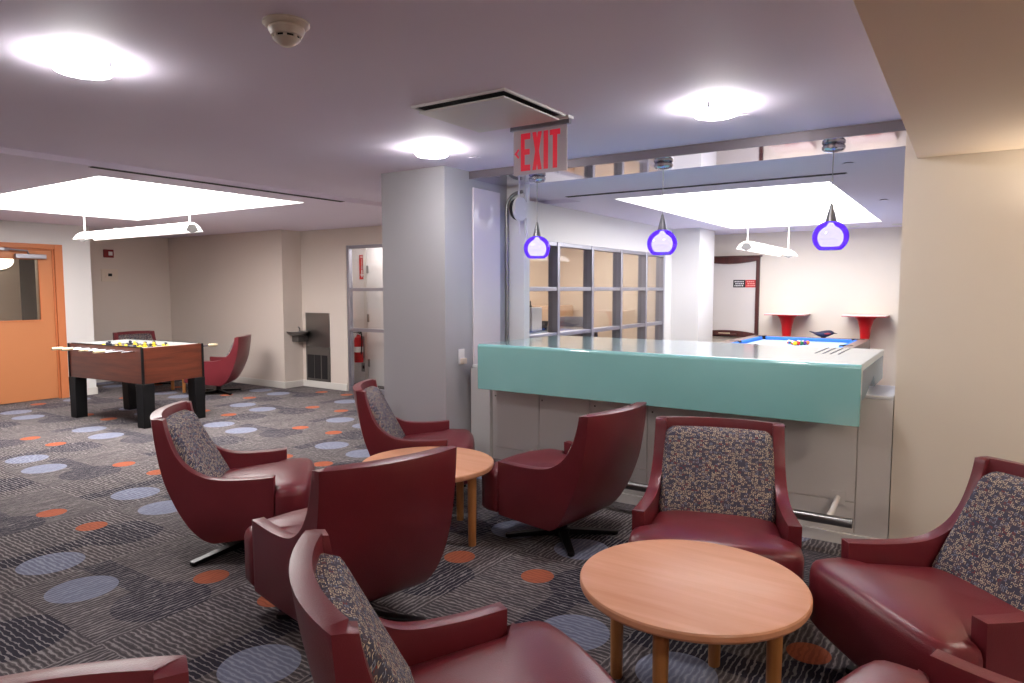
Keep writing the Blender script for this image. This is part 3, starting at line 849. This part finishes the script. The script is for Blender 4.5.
linear_lamp((-2.03, 8.6, 1.94), 2.05, R(90), 'long white linear lamp hanging over the pool table in the far room')

# ------------------------------------------------------------------ foosball table
fb = thing('foosball_table', 'cherry wood foosball table on four black legs with cream rod handles', 'game table', (-8.04, 4.135, 0), R(5))
hx, hy = .69, .365
z0, z1 = .48, .87
cab = MB()
for b in ((-hx, hx, -hy, -hy + .03), (-hx, hx, hy - .03, hy), (-hx, -hx + .03, -hy + .03, hy - .03), (hx - .03, hx, -hy + .03, hy - .03)): cab.box(*b, z0, z1)
cab.build('cabinet', M['cherry'], fb, bevel=.003)
for sx in (-1, 1):
    for sy in (-1, 1): MB().box(sx * hx - .012, sx * hx + .012, sy * hy - .012, sy * hy + .012, z0, z1 + .004).build('corner_trim', M['black'], fb, bevel=.004)
MB().box(-hx + .03, hx - .03, -hy + .03, hy - .03, .70, .715).build('playfield', mat('playfield_pale', lin(176, 184, 182), .4), fb)
iw = MB()
for b in ((-hx + .03, hx - .03, -hy + .03, -hy + .042), (-hx + .03, hx - .03, hy - .042, hy - .03), (-hx + .03, -hx + .042, -hy + .042, hy - .042), (hx - .042, hx - .03, -hy + .042, hy - .042)): iw.box(*b, .715, z1 + .002)
iw.build('inner_wall', mat('inner_wall_grey', lin(196, 196, 194), .5), fb)
rim = MB()
for b in ((-hx + .042, hx - .042, -hy - .0, -hy + .03), (-hx + .042, hx - .042, hy - .03, hy)): rim.box(*b, z1, z1 + .008)
rim.build('top_rail', M['black'], fb)
for sx in (-1, 1):
    for sy in (-1, 1):
        mb = MB()
        a, b = sx * (hx - .052), sy * (hy - .052)
        mb.add([(a + i * .068, b + j * .068, z0) for i, j in ((-1, -1), (1, -1), (1, 1), (-1, 1))] + [(a + i * .062, b + j * .062, 0) for i, j in ((-1, -1), (1, -1), (1, 1), (-1, 1))],
               [(0, 1, 2, 3), (7, 6, 5, 4)] + [(i, i + 4, (i + 1) % 4 + 4, (i + 1) % 4) for i in range(4)])
        mb.build('leg', M['black'], fb, bevel=.006)
MB().box(-hx - .02, -hx, -.12, -.02, .74, .80).build('score_box', M['black'], fb)
rods = [(-.56, 1, 1, .03), (-.40, 2, 1, .05), (-.24, 3, -1, -.04), (-.08, 5, 1, .06), (.08, 5, -1, -.05), (.24, 3, 1, .03), (.40, 2, -1, -.06), (.56, 1, -1, .02)]
for i, (x, npl, side, sh) in enumerate(rods):
    s = -1 if side == 1 else 1           # side 1: handle toward the camera
    col = M['navy'] if side == 1 else M['yellow']
    rd = MB().tube([(x, -hy - .16 + sh, .828), (x, hy + .16 + sh, .828)], .0085, 10).build('rod', M['chrome'], fb)
    e = s * (hy + .16) + sh
    MB().lathe([(.011, 0), (.019, .012), (.017, .06), (.019, .11), (.013, .125), (0, .125)], 14, Matrix.Translation((x, e, .828)) @ Matrix.Rotation(-s * R(90), 4, 'X')).build('handle', M['cream'], rd)
    for k in range(npl):
        yy = sh + (k - (npl - 1) / 2) * (.56 / max(npl, 2) if npl > 1 else 0)
        f = MB()
        f.box(x - .016, x + .016, yy - .022, yy + .022, .785, .845)
        f.lathe([(0, 0), (.015, .004), (.019, .016), (.015, .028), (0, .034)], 12, Matrix.Translation((x, yy, .845)))
        f.box(x - .009, x + .009, yy - .013, yy + .013, .735, .79)
        f.build('player', col, rd, bevel=.003)

# ------------------------------------------------------------------ drinking fountain, alarms, extinguisher
df = thing('drinking_fountain', 'steel drinking fountain with basin arm and dark grille set in the far wall', 'drinking fountain', (-8.2, 6.95, 0))
MB().box(-.27, .27, -.008, -.001, .62, 1.14).build('back_panel', M['steel'], df, bevel=.002)
MB().box(-.27, .27, -.010, -.001, .06, .62).build('grille_frame', M['grille'], df, bevel=.002)
gl = MB()
for k in range(3): gl.box(-.235 + .16 * k, -.235 + .15 * k + .145, -.014, -.010, .14, .50)
gl.build('grille', M['dark_slot'], df)
bs = MB().lathe([(0, .80), (.10, .80), (.155, .835), (.165, .86), (.150, .862), (.09, .835), (0, .83)], 32, Matrix.Translation((-.26, -.17, 0)))
bs.build('basin', M['steel'], df)
MB().box(-.36, -.22, -.20, -.0, .70, .80).build('basin_arm', M['grille'], df, bevel=.01)
MB().tube([(-.30, -.10, .855), (-.30, -.10, .90), (-.29, -.13, .925)], .012, 10).build('bubbler', M['chrome'], df)

fs_ = thing('fire_alarm', 'small dark red wall fire alarm box with white strobe in the far recess', 'alarm', (-11.6, 5.59, 2.07))
MB().box(.001, .04, -.075, .075, -.065, .065).build('alarm_body', mat('alarm_red', lin(130, 30, 34), .4), fs_, bevel=.006)
MB().box(.04, .05, -.01, .05, -.03, .03).build('strobe', M['white_sign'], fs_, bevel=.003)
tp = thing('notice_plate', 'framed white plate with a dark square on the recess wall below the fire alarm', 'plate', (-11.6, 5.60, 1.72))
MB().box(.001, .014, -.13, .13, -.10, .10).build('plate', M['offwhite'], tp, bevel=.003)
MB().box(.014, .022, -.075, .075, -.04, .06).build('cover', M['offwhite'], tp, bevel=.003)
MB().box(.022, .026, -.03, .03, -.015, .03).build('display', M['black_sign'], tp)

fe = thing('fire_extinguisher', 'red fire extinguisher with black hose hanging behind the glass screen', 'fire extinguisher', (-7.90, 7.49, .36))
MB().lathe([(0, 0), (.066, 0), (.070, .012), (.070, .34), (.060, .385), (.030, .41), (.028, .43), (0, .43)], 28).build('cylinder', M['red_ext'], fe)
MB().lathe([(.0705, .16), (.0715, .165), (.0715, .24), (.0705, .245)], 28, cap=False).build('label_band', M['white_sign'], fe)
MB().lathe([(0, .43), (.022, .43), (.022, .46), (0, .465)], 16).build('valve', M['chrome'], fe)
hb = MB(); hb.box(-.012, .012, -.09, .03, .465, .475); hb.box(-.012, .012, -.085, .02, .49, .50); hb.box(-.012, .012, .01, .03, .475, .49)
hb.build('lever', M['rubber'], fe, bevel=.003)
MB().tube(cr([(.03, 0, .45), (.08, -.02, .47), (.105, -.03, .36), (.095, -.03, .20), (.085, -.03, .13)], 20), .011, 10).build('hose', M['rubber'], fe)
MB().box(-.02, .02, .06, .10, .05, .40).build('wall_hook', M['bracket'], fe)
sg = thing('extinguisher_sign', 'narrow red sign with a white downward arrow above the fire extinguisher', 'sign', (-7.905, 7.60, 1.84))
MB().box(-.055, .055, -.010, -.001, -.19, .19).build('plate', M['red_ext'], sg)
aw = MB(); aw.box(-.012, .012, -.012, -.010, -.12, -.04)
aw.add([(-.035, -.010, -.11), (.035, -.010, -.11), (0, -.010, -.165), (-.035, -.012, -.11), (.035, -.012, -.11), (0, -.012, -.165)], [(0, 1, 2), (5, 4, 3), (0, 3, 4, 1), (1, 4, 5, 2), (2, 5, 3, 0)])
aw.build('arrow', M['white_sign'], sg)
def text_obj(body, size, m, parent, loc, rot, name='lettering', sx=1.0, ls=1.0):
    cu = bpy.data.curves.new(name, 'FONT'); cu.body = body; cu.size = size; cu.align_x = 'CENTER'; cu.align_y = 'CENTER'; cu.extrude = .0006; cu.space_line = ls
    tmp = bpy.data.objects.new('tmp', cu); COL.objects.link(tmp)
    dg = bpy.context.evaluated_depsgraph_get()
    me = bpy.data.meshes.new_from_object(tmp.evaluated_get(dg))
    bpy.data.objects.remove(tmp); bpy.data.curves.remove(cu)
    me.name = name; me.materials.clear(); me.materials.append(m)
    o = bpy.data.objects.new(name, me); COL.objects.link(o); o.parent = parent; o.location = loc; o.rotation_euler = rot; o.scale = (sx, 1, 1)
    return o
text_obj('FIRE', .05, M['white_sign'], sg, (0, -.0112, .155), (R(90), 0, 0), sx=.8)
text_obj('EXTINGUISHER', .036, M['white_sign'], sg, (0, -.0112, .045), (R(90), R(90), 0), sx=.62)
vp = thing('valve_plate', 'small grey wall plate under the fire extinguisher', 'plate', (-7.90, 7.60, .27))
MB().box(-.05, .05, -.012, -.001, -.07, .07).build('plate', M['bracket'], vp, bevel=.003)
MB().box(-.02, .02, -.018, -.012, -.02, .03).build('knob', M['dark_metal'], vp)

# access point, switch, conduit, glossy panel beside the column
gp = thing('wall_panel', 'tall glossy white panel on the column side, left of the wireless access point', 'panel', (-3.31, 4.555, 0))
MB().box(.001, .016, -.185, .185, .02, 2.30).build('panel_leaf', M['gloss_white'], gp, bevel=.003)
MB().box(.016, .03, .165, .185, 1.0, 1.06).build('pull', M['white'], gp, bevel=.003)
tag(MB().tube(cr([(-3.292, 4.835, .9), (-3.292, 4.835, 1.1), (-3.292, 4.835, 1.5), (-3.292, 4.835, 2.12), (-3.285, 4.835, 2.22), (-3.25, 4.838, 2.275), (-3.20, 4.838, 2.30), (-3.14, 4.838, 2.31)], 60), .014, 10).build('conduit', M['bracket']), 'thin grey conduit rising in the corner beside the glossy panel and bending right', 'pipe')
ap = thing('access_point', 'white wireless access point with stubby antennas on the pale pier near the exit sign', 'access point', (-3.145, 4.762, 2.155), R(80))
MB().lathe([(0, 0), (.088, 0), (.092, .012), (.088, .022)], 32, Matrix.Rotation(R(90), 4, 'X')).build('back_ring', M['dark_slot'], ap)
MB().prism([(.082 * math.cos(a) * (1 if abs(math.sin(a)) < .9 else 1), .10 * math.sin(a)) for a in [2 * PI * k / 32 for k in range(32)]], .022, .055, Matrix.Rotation(R(90), 4, 'X')).build('housing', M['white'], ap, bevel=.012, seg=3)
for x, z, dz in ((-.02, .09, .15), (.075, .06, .13), (-.02, -.09, -.12), (.075, -.07, -.16)):
    MB().tube([(x, -.04, z), (x + .008, -.045, z + dz)], .008, 10).build('antenna', M['white'], ap)
MB().box(.03, .05, -.0575, -.055, -.008, .008).build('status_light', M['lamp'] if False else M['white_sign'], ap)
MB().tube([(0, -.008, 0), (.098, -.008, 0)], .015, 10).build('bracket', M['white'], ap)
sw = thing('wall_outlet', 'white wall outlet plate on the column side, left of the teal counter', 'outlet', (-3.31, 4.22, .97))
MB().box(.001, .008, -.036, .036, -.06, .06).build('plate', M['white_sign'], sw, bevel=.002)
MB().box(.008, .045, -.022, .022, -.055, -.010).build('plug_adapter', M['offwhite'], sw, bevel=.005)

# ------------------------------------------------------------------ far room: pool table, wall tables, board
pt = thing('pool_table', 'pool table with bright blue felt cushions behind the bar', 'pool table', (-1.895, 9.13, 0))
ax, ay = .78, 1.37
fr_ = MB()
for b in ((-ax, ax, -ay, -ay + .13), (-ax, ax, ay - .13, ay), (-ax, -ax + .13, -ay + .13, ay - .13), (ax - .13, ax, -ay + .13, ay - .13)): fr_.box(*b, .66, .815)
fr_.build('rail_frame', M['rail'], pt, bevel=.012)
MB().box(-ax + .13, ax - .13, -ay + .13, ay - .13, .70, .765).build('bed', M['felt_pale'], pt)
def cush(x0, x1, y0, y1, ax_):
    mb = MB(); mb.box(x0, x1, y0, y1, .766, .81); return mb.build('cushion', M['felt'], pt, bevel=.010)
cush(-ax + .21, ax - .21, ay - .18, ay - .13, 0); cush(-ax + .21, ax - .21, -ay + .13, -ay + .18, 0)
for s in (-1, 1):
    x0, x1 = sorted((s * (ax - .13), s * (ax - .18)))
    cush(x0, x1, .06, ay - .21, 1); cush(x0, x1, -ay + .21, -.06, 1)
for sx in (-1, 1):
    for sy, rr in ((-1, .06), (0, .055), (1, .06)):
        MB().lathe([(0, .80), (rr, .80), (rr, .8165), (rr + .022, .8175), (rr + .026, .80)], 24, Matrix.Translation((sx * (ax - .135 + (.02 if sy == 0 else 0)), sy * (ay - .135), 0))).build('pocket', M['rubber'], pt)
MB().box(-ax + .08, ax - .08, -ay + .08, ay - .08, .50, .66).build('apron', M['rail'], pt, bevel=.01)
for sx in (-1, 1):
    for sy in (-1, 1):
        MB().lathe([(.07, 0), (.075, .03), (.055, .10), (.07, .35), (.085, .50)], 20, Matrix.Translation((sx * (ax - .20), sy * (ay - .22), 0))).build('leg', M['black'], pt)
bc = {1: (232, 190, 40), 2: (40, 60, 150), 3: (200, 40, 40), 4: (90, 40, 120), 5: (230, 120, 40), 6: (30, 110, 60), 7: (120, 30, 40), 8: (20, 20, 22)}
bn = {1: 'yellow', 2: 'blue', 3: 'red', 4: 'purple', 5: 'orange', 6: 'green', 7: 'maroon', 8: 'black'}
order = [1, 11, 3, 14, 8, 6, 10, 7, 15, 4, 13, 2, 9, 12, 5]
bm_ = {}
def ball_mat(n):
    c = bc[n if n < 9 else n - 8]
    if n < 9: return mat('ball_%s' % bn[n], lin(*c), .12)
    m, nt, p = newmat('ball_striped_%s' % bn[n - 8])
    tc = nt.nodes.new('ShaderNodeTexCoord'); s = nt.nodes.new('ShaderNodeSeparateXYZ'); nt.links.new(tc.outputs['Object'], s.inputs[0])
    f = math_node(nt, 'LESS_THAN', math_node(nt, 'ABSOLUTE', s.outputs[2]), .016)
    nt.links.new(mix_node(nt, f, lin(236, 230, 220), lin(*c)), p.inputs['Base Color']); p.inputs['Roughness'].default_value = .12
    return m
places = ['at the apex', 'second row left', 'second row right', 'third row left', 'in the middle', 'third row right', 'fourth row left end', 'fourth row inner left', 'fourth row inner right', 'fourth row right end', 'back row left end', 'back row second', 'back row middle', 'back row fourth', 'back row right end']
k = 0
for row in range(5):
    for j in range(row + 1):
        n = order[k]
        r = .0285
        x = -1.875 + (j - row / 2) * .0585; y = 9.42 + row * .0508
        kind = ('solid ' if n < 9 else 'striped ') + bn[n if n < 9 else n - 8]
        b = MB().lathe([(r * math.cos(R(a)), r * math.sin(R(a))) for a in range(-90, 91, 12)], 20, cap=False).build('pool_ball', ball_mat(n), ang=80, loc=(x, y, .765 + r), rot=(random.uniform(0, .6), random.uniform(0, .6), 0))
        tag(b, '%s pool ball in the racked triangle on the pool table, %s' % (kind, places[k]), 'ball', 'racked pool balls')
        k += 1
# bird shaped ornament on the far rail
def blob(rings, n=18):
    """rings: (x, z, ry, rz)"""
    mb = MB()
    for x, z, ry, rz in rings:
        for k in range(n):
            a = 2 * PI * k / n
            mb.v.append(Vector((x, ry * math.cos(a), z + rz * math.sin(a))))
    for i in range(len(rings) - 1):
        for k in range(n):
            k2 = (k + 1) % n
            mb.f.append((i * n + k, i * n + k2, (i + 1) * n + k2, (i + 1) * n + k))
    mb.f.append(tuple(range(n - 1, -1, -1))); mb.f.append(tuple((len(rings) - 1) * n + k for k in range(n)))
    return mb
bd = thing('bird_ornament', 'dark blue bird-shaped ornament resting on the far rail of the pool table', 'ornament', (-1.70, 10.42, .815))
blob([(-.185, .085, .008, .006), (-.15, .075, .018, .010), (-.11, .060, .028, .016), (-.07, .052, .044, .030), (-.02, .050, .056, .044), (.03, .056, .056, .048), (.07, .066, .046, .042), (.10, .072, .036, .032), (.125, .072, .020, .020), (.135, .071, .008, .010)]).build('body', M['bird'], bd, ang=80)
blob([(.125, .071, .014, .012), (.15, .068, .008, .007), (.178, .064, .002, .002)], 12).build('beak', M['rubber'], bd, ang=80)
blob([(.02, .058, .060, .020), (.06, .060, .060, .026), (.10, .060, .042, .014)], 16).build('breast_patch', mat('breast_red', lin(150, 50, 60), .8), bd, ang=80)
MB().lathe([(0, 0), (.03, 0), (.034, .008), (.02, .016), (0, .016)], 16).build('foot', M['bird'], bd)

def wall_table(x, lab):
    t = thing('wall_table', lab, 'wall table', (x, 10.93, 0), 0, 'red pedestal tables on the far wall')
    tp_ = MB().box(-.285, .285, -.24, .262, 1.115, 1.130)
    tp_.build('tabletop', mat('tabletop_white', lin(232, 214, 208), .3), t, bevel=.004)
    MB().box(-.282, .282, -.237, .26, 1.108, 1.115).build('underside', M['red'], t)
    MB().lathe([(.19, 0), (.19, .012), (.10, .03), (.060, .10), (.050, .30), (.052, .55), (.062, .80), (.078, .95), (.105, 1.05), (.150, 1.108)], 36).build('pedestal', M['red'], t)
wall_table(-2.30, 'red trumpet pedestal wall table nearest the framed marker board')
wall_table(-1.235, 'red trumpet pedestal wall table farther right, nearest the beige wall')

wb = thing('marker_board', 'white marker board in a dark mahogany frame with arched edges on the far wall', 'board', (-3.27, 11.2, 1.37))
hw_, hh = .48, .61
MB().box(-hw_ - .0, hw_, -.022, -.004, -hh, hh).build('board', M['board'], wb)
fm = MB()
fm.box(hw_ - .045, hw_ + .01, -.05, -.002, -hh - .03, hh + .03); fm.box(-hw_ - .01, -hw_ + .045, -.05, -.002, -hh - .03, hh + .03)
def arch(sgn):
    P = [(-hw_ - .01, sgn * (hh + .03))]
    for k in range(13):
        t = -1 + k / 6.0
        P.append(((hw_ + .01) * t, sgn * (hh - .045 - .05 * (1 - t * t) + .02)))
    P.append((hw_ + .01, sgn * (hh + .03)))
    n = len(P)
    fm.add([(a, -.052, b) for a, b in P] + [(a, -.003, b) for a, b in P], [tuple(range(n)), tuple(range(2 * n - 1, n - 1, -1))] + [(i, n + i, n + (i + 1) % n, (i + 1) % n) for i in range(n)])
arch(1); arch(-1)
fm.build('frame', M['mahogany'], wb, bevel=.004)
MB().box(-hw_ - .03, hw_ + .04, -.065, -.002, hh + .03, hh + .05).build('cornice', M['mahogany'], wb, bevel=.004)
MB().box(-.20, .16, -.11, -.05, -hh - .005, -hh + .02).build('tray', M['mahogany'], wb, bevel=.004)
MB().box(-.12, .06, -.10, -.075, -hh + .02, -hh + .035).build('chalk', M['cream'], wb)
def notice(x, w, m, mt, lab):
    t = thing('notice', lab, 'sign', (x, 11.178, 1.585))
    MB().box(-w / 2, w / 2, -.006, -.0005, -.06, .06).build('plate', m, t)
    for i, z in enumerate((.032, 0, -.032)):
        mb = MB(); xx = -w / 2 + .02 + .012 * (i % 2)
        while xx < w / 2 - .03:
            ww = random.uniform(.012, .03)
            mb.box(xx, min(xx + ww, w / 2 - .015), -.0075, -.006, z - .009, z + .009); xx += ww + .008
        mb.build('text_line', mt, t)
notice(-3.095, .19, M['black_sign'], M['white_sign'], 'small black notice with three white lines, on the marker board')
notice(-2.915, .165, M['red'], mat('sign_pink', lin(240, 170, 160), .5), 'small red notice beside the black one on the marker board')

# ------------------------------------------------------------------ office behind the glass partition
op = thing('office_light', 'flat ceiling light panel inside the office behind the glass partition', 'light panel', (-5.0, 8.7, ZL))
MB().box(-.6, .6, -1.5, 1.5, -.02, -.001).build('diffuser', M['office_panel'], op)
dk = thing('office_desk', 'grey desk just behind the glass partition, left end by the pier', 'desk', (-4.18, 6.75, 0))
MB().box(-.36, .36, -.9, .9, .985, 1.02).build('desktop', M['dark_metal'], dk, bevel=.004)
for sy in (-1, 1): MB().box(-.36, .36, sy * .84 - .02, sy * .84 + .02, 0, .985).build('side_panel', M['grille'], dk)
MB().box(.32, .34, -.82, .82, .3, .985).build('modesty_panel', M['grille'], dk)
wbx = thing('white_box', 'tall white box standing on the grey desk behind the partition', 'box', (-4.20, 6.65, 1.02))
MB().box(-.09, .09, -.11, .11, 0, .27).build('box_body', M['white_sign'], wbx, bevel=.006)
MB().lathe([(0, .27), (.02, .27), (.018, .29), (.008, .295), (.008, .34), (0, .345)], 14).build('spout', M['black_sign'], wbx)
cup = thing('dark_cup', 'dark cup on the grey desk right of the white box', 'cup', (-4.18, 6.92, 1.02))
MB().lathe([(0, 0), (.035, 0), (.05, .10), (.046, .10), (.032, .006), (0, .006)], 20).build('cup_body', M['black_sign'], cup)
MB().lathe([(.0505, .088), (.053, .092), (.053, .102), (.046, .1005)], 20, cap=False).build('cup_rim', M['black_sign'], cup)
cb_ = thing('office_cabinet', 'beige cabinet against the office wall behind the partition', 'cabinet', (-6.03, 10.05, 0))
MB().box(-.25, .22, -.55, .55, 0, 1.22).build('body', M['beige'], cb_, bevel=.01)
for sy in (-1, 1):
    d_ = MB().box(.22, .24, sy * .27 - .26, sy * .27 + .26, .06, 1.18).build('door', M['beige'], cb_, bevel=.004)
    MB().box(.24, .255, sy * .06 - .01, sy * .06 + .01, .6, .75).build('handle', M['steel'], d_)
def office_chair(x, y, rz, lab):
    t = thing('office_chair', lab, 'chair', (x, y, 0), R(rz), 'grey office chairs')
    MB().box(-.24, .24, -.23, .24, .46, .53).build('seat', M['grey_fab'], t, bevel=.03, seg=4)
    mb = MB(); NX = 10
    for i in range(NX + 1):
        s = -1 + 2 * i / NX
        for z in (.60, .72, .90, 1.05, 1.12):
            w = .24 if z < 1.1 else .20
            mb.v.append(Vector((s * w, -.27 - .05 * (z - .6) + .05 * s * s, z)))
    for i in range(NX):
        for j in range(4): mb.f.append((i * 5 + j, (i + 1) * 5 + j, (i + 1) * 5 + j + 1, i * 5 + j + 1))
    b = mb.build('backrest', M['grey_fab'], t); so = b.modifiers.new('thick', 'SOLIDIFY'); so.thickness = .04
    MB().tube([(0, -.1, .45), (0, -.27, .46), (0, -.31, .62)], .02, 10).build('back_stem', M['rubber'], t)
    for s in (-1, 1): MB().tube(cr([(s * .24, .0, .48), (s * .29, .0, .52), (s * .29, .0, .66), (s * .29, .05, .70), (s * .29, .17, .70)], 14), .017, 10).build('armrest', M['rubber'], t)
    MB().lathe([(.03, .07), (.028, .46)], 16).build('gas_post', M['dark_metal'], t)
    for k in range(5):
        a = R(72 * k)
        lg = MB().tube([(0, 0, .09), (.28 * math.cos(a), .28 * math.sin(a), .06)], .02, 8, .014).build('base_leg', M['rubber'], t)
        MB().lathe([(0, -.012), (.027, -.012), (.027, .012), (0, .012)], 14, Matrix.Translation((.28 * math.cos(a), .28 * math.sin(a), .027)) @ Matrix.Rotation(R(90), 4, 'X')).build('caster', M['rubber'], lg)
office_chair(-4.60, 9.35, -60, 'grey office chair nearest the white far column, behind the partition')
office_chair(-4.75, 8.45, 40, 'grey office chair in the middle of the office behind the partition')

# ------------------------------------------------------------------ world, camera, view
w = bpy.data.worlds.new('world'); C.world = w; w.use_nodes = True
w.node_tree.nodes['Background'].inputs[0].default_value = (.05, .05, .055, 1)
w.node_tree.nodes['Background'].inputs[1].default_value = .2
cam = bpy.data.cameras.new('camera'); cam.sensor_width = 36; cam.lens = 24.01; cam.clip_start = .05
co = bpy.data.objects.new('camera', cam); COL.objects.link(co)
co.location = (0, 0, 1.5)
co.rotation_euler = (R(90) - math.atan(52.5 / 683), 0, math.atan(459 / 685))
C.camera = co
C.view_settings.view_transform = 'Standard'
C.view_settings.look = 'None'
C.view_settings.exposure = 0.45
C.view_settings.gamma = 1.0
C.view_settings.use_curve_mapping = False
C.cycles.max_bounces = 8
C.cycles.transparent_max_bounces = 16
C.cycles.sample_clamp_indirect = 6
